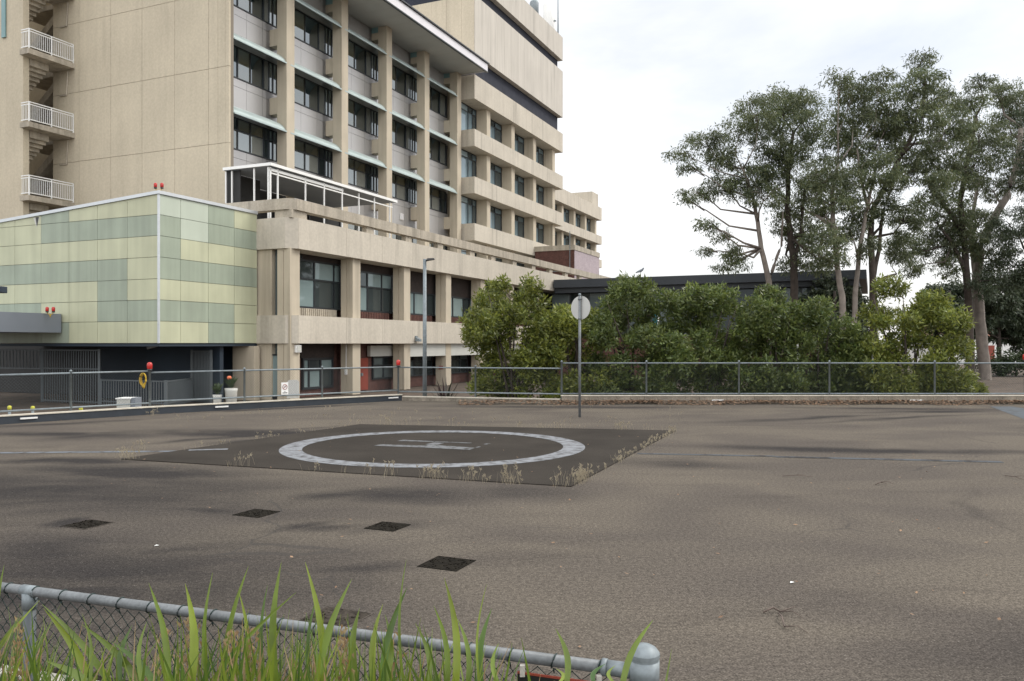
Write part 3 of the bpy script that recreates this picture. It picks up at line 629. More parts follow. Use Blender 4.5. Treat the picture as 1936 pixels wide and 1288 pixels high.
# glazing between the end column and the box undercroft
window(pd, 27.45, 27.5, -.3, .1, 40, (), ()) if False else None
e = MB().box(27.6, 27.66, 22.9, 24.4, -.5, 1.2).build('end_glazing', 'glass_blind', pd)
MB().box(27.56, 27.68, 23.5, 23.58, -.6, 1.7).box(27.56, 27.68, 22.88, 24.4, -.62, -.5).box(27.56, 27.68, 22.88, 24.4, 1.2, 1.26).build('end_glazing_frame', 'frame', e)
# floodlight, white box, conduit and red plate on the podium
def wallthing(name, px, py, t, label, cat):
    s = S(px, t); Y = UC*s+US*t; z = EYE+(HY-py)/F*Y; return thing(name, W(s, t, z), label, cat), s, z
e, s, z = wallthing('floodlight', 786, 641, 22.0, 'small grey floodlight fixed to the lower podium band', 'floodlight')
MB().box(s-.1, s+.1, 21.94, 21.997, z+.02, z+.16).build('bracket', 'galv', e); b = MB(); b.add([W(s-.16, 21.93, z+.08), W(s+.16, 21.93, z+.08), W(s+.16, 21.93, z-.12), W(s-.16, 21.93, z-.12), W(s-.12, 21.72, z-.02), W(s+.12, 21.72, z-.02), W(s+.12, 21.72, z-.14), W(s-.12, 21.72, z-.14)], [(0, 1, 2, 3), (7, 6, 5, 4), (0, 4, 5, 1), (1, 5, 6, 2), (2, 6, 7, 3), (3, 7, 4, 0)]); b.build('lamp_head', 'galv', e)
e, s, z = wallthing('junction_box', 560, 659, 22.2, 'white wall box at the top of the podium corner column', 'box')
MB().box(s-.12, s+.2, 22.08, 22.197, z-.17, z+.14).build('housing', 'white', e, bevel=.01); MB().box(s-.09, s+.17, 22.06, 22.078, z-.12, z+.1).build('lid', 'whitepanel', e)
e, s, z = wallthing('warning_plate', 837, 709, 22.2, 'small red plate on the podium column beside the spiky dark plant', 'sign')
sx = PC[3]-.012; tt = T(833, sx); MB().box(sx-.02, sx+.008, tt-.16, tt+.12, .24, .44).build('plate', 'redpaint', e); MB().box(sx-.026, sx-.021, tt-.06, tt+.02, .29, .39).build('emblem', 'red', e)
s = PC[1]; tt = T(655, s); b = MB(); b.tube([W(s-.03, tt, 1.7), W(s-.03, tt, .35)], .02, 6); b.box(s-.07, s-.005, tt-.06, tt+.06, .25, .5); b.build('conduit', 'white', pd)
e, s, z = wallthing('wall_vent', 760, 410, 29.9, 'small white square vent on the silver wall above the terrace', 'vent')
MB().box(s-.2, s+.2, 29.9, 29.965, z-.22, z+.22).build('rim', 'white', e); b = MB()
for i in range(5): b.box(s-.16, s+.16, 29.87, 29.9, z-.17+i*.08, z-.13+i*.08)
b.build('louvre', 'fascia', e)
# ------------------------------------------------------------------ terrace veranda
vr = thing('terrace_veranda', W(34, 26, 6.4), 'white framed glass veranda with thin flat roof on the podium terrace', 'veranda')
b = MB(); b.box(29.0, 39.5, 24.5, 27.2, 9.62, 9.74); b.box(31.5, 39.5, 27.2, 28.75, 9.62, 9.74); b.build('roof', 'canopy', vr)
MB().box(28.97, 39.55, 24.45, 24.5, 9.62, 9.75).box(28.95, 29.0, 24.5, 27.2, 9.62, 9.75).build('roof_edge', 'white', vr)
MB().box(29.1, 34.6, 24.58, 24.66, 9.42, 9.54).build('gutter', 'white', vr)
for px in (511.5, 525.4, 577.6, 613, 647, 678.5, 708, 737):
    s = S(px, 24.6); MB().box(s-.028, s+.028, 24.58, 24.64, 6.4, 9.58).build('post', 'white', vr)
for px in (427.5, 439, 481, 507.5):
    t = T(px, 29.08); MB().box(29.04, 29.1, t-.028, t+.028, 6.4, 9.58).build('post', 'white', vr)
MB().box(29.1, 39.3, 24.6, 24.64, 9.3, 9.36).build('head_rail', 'white', vr)
MB().box(31.5, 40.4, 28.85, 28.9, 6.4, 9.62).box(29.2, 31.48, 27.22, 27.27, 6.4, 9.62).box(29.2, 29.25, 26.4, 27.2, 6.4, 9.62).build('glazing', 'core', vr)
b = MB()
for i in range(7): b.box(31.5+i*1.45, 31.56+i*1.45, 28.78, 28.85, 6.4, 9.4)
b.build('glazing_frame', 'frame', vr)
# ------------------------------------------------------------------ brick plant room
br = thing('brick_plant_room', W(71, 26, 6.4), 'red brick plant room with pale parapet on the podium roof', 'building')
MB().box(68.15, 75.2, 24.05, 27.75, 6.42, 9.95).build('wall', 'brick', br); MB().box(68.2, 75.25, 24.0, 24.04, 6.42, 9.95).build('front_wall', 'brick_sheen', br)
MB().box(68.08, 75.3, 23.95, 27.78, 9.952, 10.4).build('parapet', 'parapet', br)
b = MB(); b.tube([W(68.05, 24.4, 8.1), W(68.05, 27.7, 8.1)], .04, 6); b.tube([W(68.05, 24.4, 8.1), W(68.05, 24.4, 11.6)], .035, 6); b.build('pipe', 'galv', br)

# ------------------------------------------------------------------ green panelled box building
gb = thing('green_panel_box', W(25, 28, -.7), 'pale green and sage panelled box building raised over a dark undercroft', 'building')
GT = 23.889; GS = 22.206; zr = [1.72, 2.53, 3.31, 4.08, 4.88, 5.66, 6.43, 7.19]
sc_ = [GS, 23.247, 24.655, 26.083, 27.44]; tc_ = [GT, 25.47, 27.04, 28.59, 30.18, 31.73, 33.3, 34.9, 36.5]
MB().box(GS+.12, 27.44, GT+.12, 36.4, 1.72, 6.6).build('inner_wall', 'joint', gb)
RM = ["gwwg", "gwlg", "gggl" ]
# colours bottom row first: l pale lime, s sage, m mint white
right = ["llsl", "sssl", "llll", "ssss", "slll", "smss", "mmsl"]
left = ["lllsssll", "ssllssss", "lslllllll", "lssssssl", "llllllsl", "ssssl sss".replace(' ', 'l'), "lllslllll"]
cm = {'l': 0, 's': 1, 'm': 2}
b = MB()
for j in range(7):
    for i in range(4):
        b.box(sc_[i]+(.05 if i == 0 else .008), sc_[i+1]-.008, GT, GT+.05, zr[j]+.008, zr[j+1]-.008-(0 if j < 6 else .02), cm[right[j][i]])
    for i in range(8):
        ta, tb = tc_[i]+(.05 if i == 0 else .008), tc_[i+1]-.008
        if j < 6: b.box(GS, GS+.05, ta, tb, zr[j]+.008, zr[j+1]-.008, cm[left[j][i]])
        else:
            slope = lambda t: 7.17-(t-GT)*.062
            P = [W(s, t, z) for s in (GS, GS+.05) for t, z in ((ta, zr[6]+.008), (tb, zr[6]+.008), (tb, max(slope(tb), zr[6]+.02)), (ta, slope(ta)))]
            b.add(P, [(3, 2, 1, 0), (4, 5, 6, 7), (0, 1, 5, 4), (1, 2, 6, 5), (2, 3, 7, 6), (3, 0, 4, 7)], cm[left[j][i]])
b.build('wall_panels', ['gpale', 'ggrey', 'gmint'], gb)
MB().box(GS-.02, GS+.045, GT-.02, GT+.045, 1.72, 7.17).build('corner_trim', 'capping', gb)
b = MB(); P = [W(s, t, z) for s in (GS-.06, 27.42) for t, z in ((GT-.06, 7.18), (36.4, 6.4), (36.4, 6.52), (GT-.06, 7.3))]
b.add(P, [(3, 2, 1, 0), (4, 5, 6, 7), (0, 1, 5, 4), (1, 2, 6, 5), (2, 3, 7, 6), (3, 0, 4, 7)]); b.build('roof_capping', 'capping', gb)
b = MB(); tq = T(70, GS); P = [W(GS-.004, tq+.22, 6.72), W(GS-.004, tq-.16, 6.74), W(GS-.004, tq+.02, 6.33)]
b.add(P, [(0, 1, 2)]); b.add([W(GS-.008, tq+.08, 6.73), W(GS-.008, tq-.12, 6.735), W(GS-.008, tq-.0, 6.35)], [(0, 1, 2)], 1); b.build('broken_patch', ['whitepanel', 'black'], gb)
MB().box(GS+.05, 27.4, GT+.05, 36.3, 1.6, 1.715).build('underside', 'navy', gb)
# undercroft
MB().box(25.6, 25.8, 24.2, 31.0, -.68, 1.6).build('undercroft_wall', 'navy', gb); MB().box(26.8, 27.0, 31.0, 48.0, -.68, 1.6).build('undercroft_wall', 'core', gb)
MB().box(27.42, 27.5, 23.95, 26.6, -.68, 1.7).build('undercroft_wall', 'navy', gb)
sd_ = S(476, 23.9); MB().box(27.0, 27.35, T(480, 27.0), T(440, 27.0), -.68, 1.6).build('undercroft_column', 'column', gb)
# steel picket screens
def screen(name, a, c, z0, z1, n, rails, label, wd=.03, frame=True, cat='screen'):
    e = thing(name, (a[0], a[1], z0), label, cat, 'grey steel picket screens'); a, c = Vector(a[:2]), Vector(c[:2])
    b = MB()
    for i in range(n):
        q = a+(c-a)*((i+.5)/n); b.bar((q.x, q.y, z0), (q.x, q.y, z1), wd, wd)
    b.build('pickets', 'picket', e); b = MB()
    for z in rails: b.bar((a.x, a.y, z), (c.x, c.y, z), .05, .05)
    b.build('rails', 'picket', e)
    for q in ((a, c) if frame else (c,)): MB().bar((q.x, q.y, z0), (q.x, q.y, z1+.03), .09, .09).build('post', 'picket', e)
    return e
sS = 22.9
def onS(px, s): return W(s, T(px, s), 0)
screen('picket_screen', onS(-80, sS), onS(79, sS), .66, 1.46, 26, (.68, 1.44), 'grey steel picket screen above the dark doorway at the far left')
screen('picket_screen', onS(80, sS), onS(188, sS), -.68, 1.46, 24, (-.6, .7, 1.44), 'tall grey steel picket screen left of the low picket railing under the green box')
screen('picket_railing', onS(190, sS), onS(313, sS), -.68, .3, 26, (-.55, .28), 'low grey picket railing under the green box, on the left of its bend', cat='railing')
screen('picket_railing', onS(314, sS), W(25.3, T(362, 25.3), 0), -.68, .3, 22, (-.55, .28), 'low grey picket railing under the green box, running back from its bend', cat='railing')
screen('picket_gate', W(25.3, T(363, 25.3), 0), W(25.3, T(399, 25.3), 0), -.68, 1.42, 13, (-.6, 1.4), 'tall narrow grey picket gate against the navy wall', wd=.035, cat='gate')
# security camera under the corner
p = at(290, 653, 30.7); e = thing('security_camera', p, 'small security camera below the front corner of the green box', 'camera')
MB().bar((p[0], p[1], 1.6), (p[0], p[1], p[2]-.03), .04, .04).build('bracket', 'galv', e); MB().tube([(p[0]-.22, p[1]-.05, p[2]-.1), (p[0]+.12, p[1]+.05, p[2]+.0)], .06, 8).build('camera_body', 'galv_pale', e, True)
# grey canopy at the left
cn = thing('entrance_canopy', W(18, 30, 1.9), 'flat blue grey canopy slab reaching in from the left in front of the green box', 'canopy')
MB().box(13, 22.15, 28.95, 29.1, 2.13, 2.86).box(22.05, 22.15, 29.1, 34, 2.13, 2.86).build('fascia', 'canopy', cn); MB().box(13, 22.04, 29.11, 34, 2.2, 2.8).build('slab', 'canopy', cn)
# ------------------------------------------------------------------ obstruction lights
def red_lamp(p, e, n='lamp'):
    l = MB(); l.lathe(p, [(.05, 0), (.06, .015), (.064, .11), (.05, .15), (.02, .165)], 12); o = l.build(n, 'red', e, True); MB().lathe((p[0], p[1], p[2]-.05), [(.056, 0), (.056, .05)], 12).build('lamp_base', 'black', o, True); return o
def twin(px, py, Y, sc, label):
    p = Vector(at(px, py, Y)); e = thing('obstruction_light', p, label, 'warning light', 'twin red obstruction lights')
    b = MB(); pts = [p+Vector((math.cos(a)*.22*sc, 0, .16*sc+math.sin(a)*.2*sc)) for a in [R(180+i*22.5) for i in range(9)]]; b.tube(pts, .025*sc, 6); b.tube([p-Vector((0, 0, .12)), p], .04*sc, 8); b.build('yoke', 'yellow', e, True)
    for d in (-1, 1): red_lamp(p+Vector((d*.22*sc, 0, .2*sc)), e)
twin(300, 360, 30.05, .54, 'twin red lights on a yellow yoke at the roof corner of the green box'); twin(95, 594, 31.2, .54, 'twin red lights on a yellow yoke on top of the grey canopy')
for (px, base, zt, lab) in ((283, q2, 1.035, 'red warning light on the fence post at the bend beside the yellow coil'), (753, q3, 1.0, 'red warning light on the corner fence post in front of the podium'), (1938, on(r1, r2, 1938), 1.19, 'red warning light on the fence post at the right frame edge')):
    e = thing('warning_light', (base[0], base[1], zt), lab, 'warning light', 'single red lights on fence posts'); red_lamp((base[0], base[1], zt+.05), e, 'lens')
# yellow coil
p = Vector((q2[0], q2[1], .82)); e = thing('hanging_coil', p, 'yellow rope coil hanging from the fence post at the bend', 'rope coil')
b = MB()
for k in range(3):
    pts = [p+Vector((-.12+(.055+.01*k)*math.cos(a), -.06-.02*k, .02+(.12+.015*k)*math.sin(a))) for a in [2*math.pi*i/20 for i in range(21)]]; b.tube(pts, .018, 6)
b.build('coil', 'yellow', e, True); MB().tube([p+Vector((-.12, -.08, -.11)), p+Vector((-.1, -.08, -.2))], [.05, .02], 6).build('tail', 'yellow', e, True)
# yellow topped stub lights behind the kerb
for px, Y, zt, lab in ((18, 18.0, .30, 'yellow topped stub post nearest the left frame edge'), (62, 18.4, .26, 'yellow topped stub post second from the left frame edge'), (153, 18.8, .205, 'yellow topped stub post barely above the kerb right of the first fence post')):
    x = (px-CX)/F*Y; e = thing('stub_light', (x, Y, -.7), lab, 'marker', 'yellow topped stubs behind the left kerb'); MB().tube([(x, Y, -.7), (x, Y, zt-.06)], .03, 8).build('stem', 'galv', e, True); MB().lathe((x, Y, zt-.06), [(.03, 0), (.042, .03), (.042, .08), (.02, .1)], 10).build('cap', 'lime', e, True)
# white cabinet behind the fence
x0 = at(224, 760, 20.3); e = thing('service_cabinet', (x0[0]+.25, 20.4, -.7), 'small white cabinet behind the fence left of the yellow coil', 'cabinet')
MB().xbox(x0[0], x0[0]+.32, 20.2, 20.6, -.7, .33).build('body', 'whitepanel', e, bevel=.01); MB().xbox(x0[0]+.323, x0[0]+.44, 20.25, 20.6, -.7, .36).build('side', 'canopy', e); MB().xbox(x0[0]-.02, x0[0]+.34, 20.18, 20.62, .331, .36).build('lid', 'white', e)
# signs on the fence
dk = (Vector(q3)-Vector(q2)).normalized()
def fsign(px, z0, z1, wd): 
    c = Vector(on(q2, q3, px)); n = Vector((dk.y, -dk.x))*.045; c = c+n; return c
c = fsign(537, 0, 0, 0); e = thing('prohibition_sign', (c.x, c.y, .4), 'white sign with a red prohibition ring tied to the fence', 'sign')
MB().bar((c.x-dk.x*.1, c.y-dk.y*.1, .49), (c.x+dk.x*.1, c.y+dk.y*.1, .49), .006, .33).build('board', 'white', e)
def onface(u, v, o=.006): q = c+dk*u*.64+Vector((dk.y, -dk.x))*o; return (q.x, q.y, .49+v*.66)
b = MB(); b.tube([onface(.10*math.cos(a), .06+.10*math.sin(a)) for a in [2*math.pi*i/20 for i in range(21)]], .008, 4); b.tube([onface(.07, .13), onface(-.07, -.01)], .006, 4); b.build('ring', 'redpaint', e)
b = MB(); b.add([onface(x, y, .0045) for x, y in ((-.06, .05), (.05, .05), (.05, .075), (-.06, .075))], [(0, 1, 2, 3)]); b.add([onface(x, y, .0045) for x, y in ((-.11, -.2), (.11, -.2), (.11, -.165), (-.11, -.165))], [(0, 1, 2, 3)]); b.add([onface(x, y, .0045) for x, y in ((-.03, -.14), (.03, -.14), (.03, -.12), (-.03, -.12))], [(0, 1, 2, 3)]); b.build('print', 'black', e)
c = Vector(on(q2, q3, 552.5))+Vector((-dk.y, dk.x))*.05+dk*.05; e = thing('blank_board', (c.x, c.y, .3), 'plain pale board with cut corners fixed behind the fence mesh', 'sign')
b = MB(); n2 = Vector((-dk.y, dk.x))*.008; pl = [(-.18, -.25), (.18, -.25), (.18, .19), (.12, .25), (-.12, .25), (-.18, .19)]
b.add([(c.x+dk.x*u+n2.x*k, c.y+dk.y*u+n2.y*k, .46+v) for k in (0, 1) for u, v in pl], [(0, 1, 2, 3, 4, 5), (11, 10, 9, 8, 7, 6)]+[(i, (i+1) % 6, 6+(i+1) % 6, 6+i) for i in range(6)]); b.build('board', 'signback', e)
b = MB()
for z in (.32, .6): b.bar((c.x-dk.x*.14-.02, c.y-dk.y*.14+.02, z), (c.x+dk.x*.14-.02, c.y+dk.y*.14+.02, z), .02, .03)
b.build('batten', 'galv', e)
# potted plants by the navy wall
def pot(px, Y, zt, r, label, flower, m='whitepanel'):
    x = (px-CX)/F*Y; e = thing('potted_plant', (x, Y, -.7), label, 'pot plant', 'pot plants by the navy wall')
    po = MB(); po.lathe((x, Y, -.7), [(r*.7, 0), (r, .9*(zt+.7)), (r*1.08, zt+.7), (r*.9, zt+.69)], 14); po.build('pot', m, e, True)
    b = MB(); rr = random.Random(px)
    for i in range(90):
        a = rr.uniform(0, 6.3); l = rr.uniform(.12, .34); q = Vector((x, Y, zt)); tip = q+Vector((math.cos(a)*l*.8, math.sin(a)*l*.8, rr.uniform(.05, .42))); sd = Vector((-math.sin(a), math.cos(a), 0))*.035; md = (q+tip)/2+Vector((0, 0, .05)); b.add([q, md+sd, tip, md-sd], [(0, 1, 2, 3)])
    b.build('foliage', 'hedge', e)
    if flower: MB().lathe((x-.06, Y, zt+.28), [(.03, 0), (.075, .04), (.08, .09), (.04, .13)], 8).build('flower', 'pink', e, True)
pot(437, 27.2, .22, .2, 'white pot with green plant and orange flower behind the fence', True); pot(411, 27.0, .02, .14, 'small pot with dark bushy plant beside the taller white pot', False)
# spiky flax
def blades(b, base, n, h, spread, wd, rr, droop=.25, mi=0, hmin=.5):
    for i in range(n):
        a = rr.uniform(0, 6.283); l = h*rr.uniform(hmin, 1); sp = spread*rr.uniform(.15, 1); k = 6; d = Vector((math.cos(a), math.sin(a), 0)); sd = Vector((-d.y, d.x, 0)); vs = []
        for j in range(k+1):
            q = j/k; p = Vector(base)+d*(sp*q**1.5+.04*rr.uniform(0, 1))+Vector((0, 0, l*(q-droop*q**3*sp/max(spread, .01)))); wv = wd*(1-q**2.2)*.5+.0008; vs += [p-sd*wv, p-d*wv*.5, p+sd*wv]
        b.add(vs, [f for j in range(k) for f in ((3*j, 3*j+1, 3*j+4, 3*j+3), (3*j+1, 3*j+2, 3*j+5, 3*j+4))], mi)
p = at(842, 740, 27.5); e = thing('flax_plant', (p[0], p[1], -.7), 'spiky dark purple flax plant behind the fence beside the lamp post', 'plant')
b = MB(); blades(b, (p[0], p[1], -.7), 26, 1.45, .7, .09, random.Random(3), .1); b.build('leaves', 'flax', e)
MB().lathe((p[0], p[1], -.72), [(.18, 0), (.16, .12), (.08, .2)], 10).build('crown_base', 'bark_dark', e)
# ------------------------------------------------------------------ lamp post
Y = 27.0; x = (803-CX)/F*Y; e = thing('street_lamp', (x, Y, -.7), 'slim grey lamp post with flat lamp head in front of the podium', 'lamp post')
zt = EYE+(650-490)/F*Y; MB().tube([(x, Y, -.7), (x, Y, zt)], [.075, .055], 12).build('pole', 'galv', e, True); MB().lathe((x, Y, -.7), [(.14, 0), (.14, .05), (.09, .08)], 12).build('base_flange', 'galv', e)
MB().tube([(x, Y, zt-.06), (x+.12, Y, zt-.03)], .035, 8).build('arm', 'black', e, True)
b = MB(); b.add([(x+.08, Y-.12, zt-.06), (x+.33, Y-.09, zt-.02), (x+.33, Y+.09, zt-.02), (x+.08, Y+.12, zt-.06), (x+.08, Y-.1, zt+.02), (x+.31, Y-.07, zt+.03), (x+.31, Y+.07, zt+.03), (x+.08, Y+.1, zt+.02)], [(3, 2, 1, 0), (4, 5, 6, 7), (0, 1, 5, 4), (1, 2, 6, 5), (2, 3, 7, 6), (3, 0, 4, 7)]); b.build('lamp_head', 'black', e, bevel=.01)
# lamp just at the left frame edge
Y = 20.0; x = (-30-CX)/F*Y; e = thing('street_lamp', (x, Y, -.7), 'dark boxy lamp head poking in at the left frame edge', 'lamp post'); zt = EYE+(650-548)/F*Y
MB().tube([(x, Y, -.7), (x, Y, zt)], .06, 10).build('pole', 'galv', e, True); MB().xbox(x, x+.5, Y-.12, Y+.12, zt-.08, zt+.08).build('lamp_head', 'navy', e, bevel=.015)
# ------------------------------------------------------------------ round sign seen from behind
p = gr(1096, 789); e = thing('round_sign', p, 'round sign seen from behind on a thin galvanised pole standing on the deck', 'sign')
MB().tube([(p[0], p[1], 0), (p[0], p[1], 2.83)], .03, 12).build('pole', 'galv_pale', e, True); MB().lathe((p[0], p[1], 2.83), [(.034, -.02), (.034, .02), (.012, .035)], 12).build('cap', 'galv', e, True)
an = R(-41); d = Vector((math.cos(an), math.sin(an), 0)); nrm = Vector((-d.y, d.x, 0)); cz = EYE+(650-582)/F*p[1]; cc = Vector((p[0], p[1], cz))+nrm*.034; n = 40
v = [cc+d*.275*math.cos(2*math.pi*i/n)+Vector((0, 0, .275*math.sin(2*math.pi*i/n)))+nrm*k for k in (0, .004) for i in range(n)]
b = MB(); b.add(v, [tuple(range(n-1, -1, -1)), tuple(range(n, 2*n))]+[(i, (i+1) % n, n+(i+1) % n, n+i) for i in range(n)]); b.build('disc', 'signback', e)
for zz in (.2, -.25): MB().lathe((p[0], p[1], cz+zz), [(.04, -.02), (.04, .02)], 12).build('clamp', 'galv_pale', e, True)

# ------------------------------------------------------------------ dark flat roofed building at the back
DS = 57.45
db = thing('flat_roofed_building', W(64, 11, -.7), 'low flat roofed building with wide charcoal fascia behind the shrubs', 'building')
MB().box(DS, 75, .37, 21.9, 5.88, 6.48).build('fascia', 'roof_dark', db); MB().box(DS+.35, 74.6, .8, 21.95, 5.5, 5.879).build('fascia_step', 'roof_dark', db)
MB().box(DS+.9, 74, 1.2, 21.9, -.68, 2.2).build('wall', 'brick', db); MB().box(DS+1.0, 74, 1.25, 21.9, 2.2, 5.5).build('inner_wall', 'core', db)
x = 1.4
b = MB()
while x < 21:
    b.add([W(DS+.95, x+.04, 2.25), W(DS+.95, x+1.46, 2.25), W(DS+.95, x+1.46, 5.45), W(DS+.95, x+.04, 5.45)], [(0, 3, 2, 1)]); x += 1.5
wn = b.build('window', 'glass_dim', db); b = MB(); x = 1.4
while x < 21.4: b.box(DS+.88, DS+.96, x-.04, x+.04, 2.2, 5.5); x += 1.5
b.build('frame', 'frame', wn)
# bird on the shrub top
p = at(1211, 519, 56.0); p = (p[0], p[1], 6.55)
bx = thing('bird', p, 'small grey bird perched on the flat charcoal roof', 'bird'); bd = MB()
bd.tube([(p[0]-.34, p[1], p[2]-.02), (p[0]-.2, p[1], p[2]+.06), (p[0], p[1], p[2]+.12), (p[0]+.14, p[1], p[2]+.22), (p[0]+.2, p[1], p[2]+.32), (p[0]+.26, p[1], p[2]+.33)], [.02, .06, .1, .075, .05, .012], 8)
bd.tube([(p[0]+.02, p[1]-.03, p[2]-.06), (p[0]+.02, p[1]-.03, p[2]+.06)], .01, 4); bd.tube([(p[0]+.02, p[1]+.03, p[2]-.06), (p[0]+.02, p[1]+.03, p[2]+.06)], .01, 4); bd.build('body', 'canopy', bx, True)
bd = MB()
for sg in (-1, 1): bd.add([(p[0]+.06, p[1]+sg*.09, p[2]+.15), (p[0]-.1, p[1]+sg*.1, p[2]+.1), (p[0]-.32, p[1]+sg*.05, p[2]+.02), (p[0]-.06, p[1]+sg*.11, p[2]+.04)], [(0, 1, 2, 3)])
bd.build('wing', 'galv', bx)
# banner and striped posts seen through the shrubs
p = at(1240, 640, 27.5); e = thing('banner', (p[0], p[1], -.7), 'narrow teal banner on a pole glimpsed through the shrubs', 'banner')
MB().tube([(p[0]+.08, p[1], -.7), (p[0]+.08, p[1], 3.1)], .025, 8).build('pole', 'white', e, True); b = MB(); b.add([(p[0]-.1+.16*i/3, p[1]+.02*(i % 2), z) for z in (1.9, 3.0) for i in range(4)]+[(p[0]-.1+.16*i/3, p[1]+.02*(i % 2)+.004, z) for z in (1.9, 3.0) for i in range(4)], [(0, 1, 5, 4), (1, 2, 6, 5), (2, 3, 7, 6), (12, 13, 9, 8), (13, 14, 10, 9), (14, 15, 11, 10)]); b.build('cloth', 'bluecloth', e)
for px, lab in ((1508, 'black and white striped stake behind the fence between the middle shrubs'), (1650, 'blue and white stake behind the fence beside the rightmost round shrub')):
    x = (px-CX)/F*24.95; e = thing('marker_stake', (x, 24.95, -.7), lab, 'stake', 'stakes behind the fence'); b = MB()
    for i in range(15): b.tube([(x, 24.95, -.7+i*.16), (x, 24.95, -.54+i*.16)], .03, 8, mi=i % 2)
    b.build('stake', ['white', 'black' if px == 1508 else 'bluecloth'], e)

# ------------------------------------------------------------------ foliage
def leaf_cloud(centers, radii, per, lsz, lw, droop, rg, fold=0.0):
    """leaf-sized quads gathered round many clump centres"""
    k = len(centers)*per
    c = np.repeat(np.asarray(centers), per, 0); r = np.repeat(np.asarray(radii), per, 0)
    d = rg.normal(size=(k, 3)); d /= np.linalg.norm(d, axis=1, keepdims=True); p = c+d*(rg.random((k, 1))**.5)*r
    ax = rg.normal(size=(k, 3)); ax[:, 2] -= droop; ax += d*.6; ax /= np.linalg.norm(ax, axis=1, keepdims=True)
    sd = np.cross(ax, rg.normal(size=(k, 3))); sd /= np.linalg.norm(sd, axis=1, keepdims=True)
    l = lsz*(.6+.8*rg.random((k, 1))); wv = lw*(.6+.8*rg.random((k, 1)))
    V = np.stack([p, p+ax*l*.45+sd*wv*.5, p+ax*l, p+ax*l*.45-sd*wv*.5], 1).reshape(-1, 3)
    return V, np.arange(k*4).reshape(-1, 4)
def clumps(blobs, dens, shell, rg):
    cs, rs = [], []
    for (x, y, z, rx, ry, rz) in blobs:
        n = max(3, int(dens*(rx*rz)**.9)); d = rg.normal(size=(n, 3)); d /= np.linalg.norm(d, axis=1, keepdims=True); q = shell+(1-shell)*rg.random((n, 1)); q = q**.6
        cs.append(np.array([x, y, z])+d*q*np.array([rx, ry, rz])); rs += [1]*n
    return np.concatenate(cs)
def tree(name, Y, trunks, blobs, label, bark, leafm, group, depth=2.0, dens=33, per=52, lsz=.22, lw=.05, crad=.46, seed=1, base_r=.22, cat='tree'):
    rr = random.Random(seed); rg = np.random.default_rng(seed)
    b0 = at(trunks[0][0][0], 700, Y); e = thing(name, (b0[0], Y, -.7), label, cat, group)
    B = [];
    for (px, py, rx, ry) in blobs:
        yy = Y+rr.uniform(-depth, depth); p = at(px, py, yy); B.append((p[0], p[1], p[2], rx/F*yy*1.05, max(rx, ry)/F*yy*.9, ry/F*yy*1.03))
    t = MB(); tips = []
    for ti, path in enumerate(trunks):
        off_ = rr.uniform(-.4, .4) if ti else 0; pts = []
        for i, (px, py) in enumerate(path):
            q = at(px, py, Y+off_*i); pts.append(q)
        if ti == 0: pts = [(pts[0][0], pts[0][1], -.75)]+pts
        k = len(pts); r0 = base_r if ti == 0 else base_r*.55
        pts2, rad = [], []
        for i in range(k-1):
            for j in range(3):
                q = j/3; a = Vector(pts[i]); c = Vector(pts[i+1]); pts2.append(a+(c-a)*q+Vector((rr.uniform(-.03, .03), 0, 0))); rad.append(r0*(1-.62*(i+q)/(k-1)))
        pts2.append(Vector(pts[-1])); rad.append(r0*.36); t.tube(pts2, rad, 9); tips += [(p, r) for p, r in zip(pts2[len(pts2)//2:], rad[len(rad)//2:])]
    for (x, y, z, rx, ry, rz) in B:
        c = Vector((x, y, z)); best = min(tips, key=lambda q: (q[0]-c).length+1.6*max(0, q[0].z-(z-1.4))); a = best[0]; m1 = a.lerp(c, .5)+Vector((rr.uniform(-.6, .6), rr.uniform(-.6, .6), -.1*(c-a).length)); r = min(best[1]*.6, .10)
        t.tube([a, a.lerp(m1, .5), m1, m1.lerp(c, .55)+Vector((0, 0, .1)), c], [r, r*.85, r*.65, r*.45, r*.2], 6)
        for i in range(5):
            d = Vector((max(-1, min(1, rr.gauss(0, .8)))*rx, max(-1, min(1, rr.gauss(0, .8)))*ry, max(-1, min(1, rr.gauss(.2, .6)))*rz))*.78; t.tube([m1.lerp(c, .6), c+d*.5+Vector((0, 0, .12)), c+d], [r*.35, r*.22, .008], 4)
    t.build('trunk', bark, e, True)
    cs = clumps(B, dens, .25, rg); rad = crad*(.55+.75*rg.random((len(cs), 1)))*np.array([[1, 1, .62]])
    V, Q = leaf_cloud(cs, rad, per, lsz, lw, 1.1, rg); mesh_np('crown', V, Q, leafm, e)
    return e
GG = 'gum trees behind the shrubs'
A_ = [(1329, 266, 46, 22), (1285, 292, 28, 9), (1363, 289, 35, 18), (1307, 318, 18, 12), (1370, 311, 30, 18), (1318, 363, 30, 14), (1300, 380, 18, 8), (1370, 355, 36, 26), (1419, 341, 50, 36), (1400, 244, 38, 30), (1434, 207, 46, 30), (1449, 370, 42, 22), (1337, 426, 16, 18), (1366, 447, 14, 16), (1331, 475, 9, 14), (1389, 482, 24, 26), (1382, 505, 30, 10)]
A2 = [(1471, 188, 48, 28), (1516, 192, 42, 30), (1471, 236, 55, 32), (1530, 236, 45, 36), (1500, 289, 46, 36), (1463, 322, 42, 36), (1523, 363, 38, 26), (1493, 389, 38, 26), (1516, 438, 30, 34), (1480, 425, 20, 26), (1523, 482, 30, 32), (1495, 500, 22, 20), (1555, 505, 26, 22), (1540, 345, 30, 24), (1460, 275, 40, 24)]
B_ = [(1586, 151, 28, 20), (1613, 180, 36, 30), (1613, 229, 46, 36), (1590, 274, 46, 40), (1568, 333, 50, 38), (1586, 378, 46, 22), (1557, 450, 34, 40), (1580, 480, 24, 30), (1545, 400, 28, 22)]
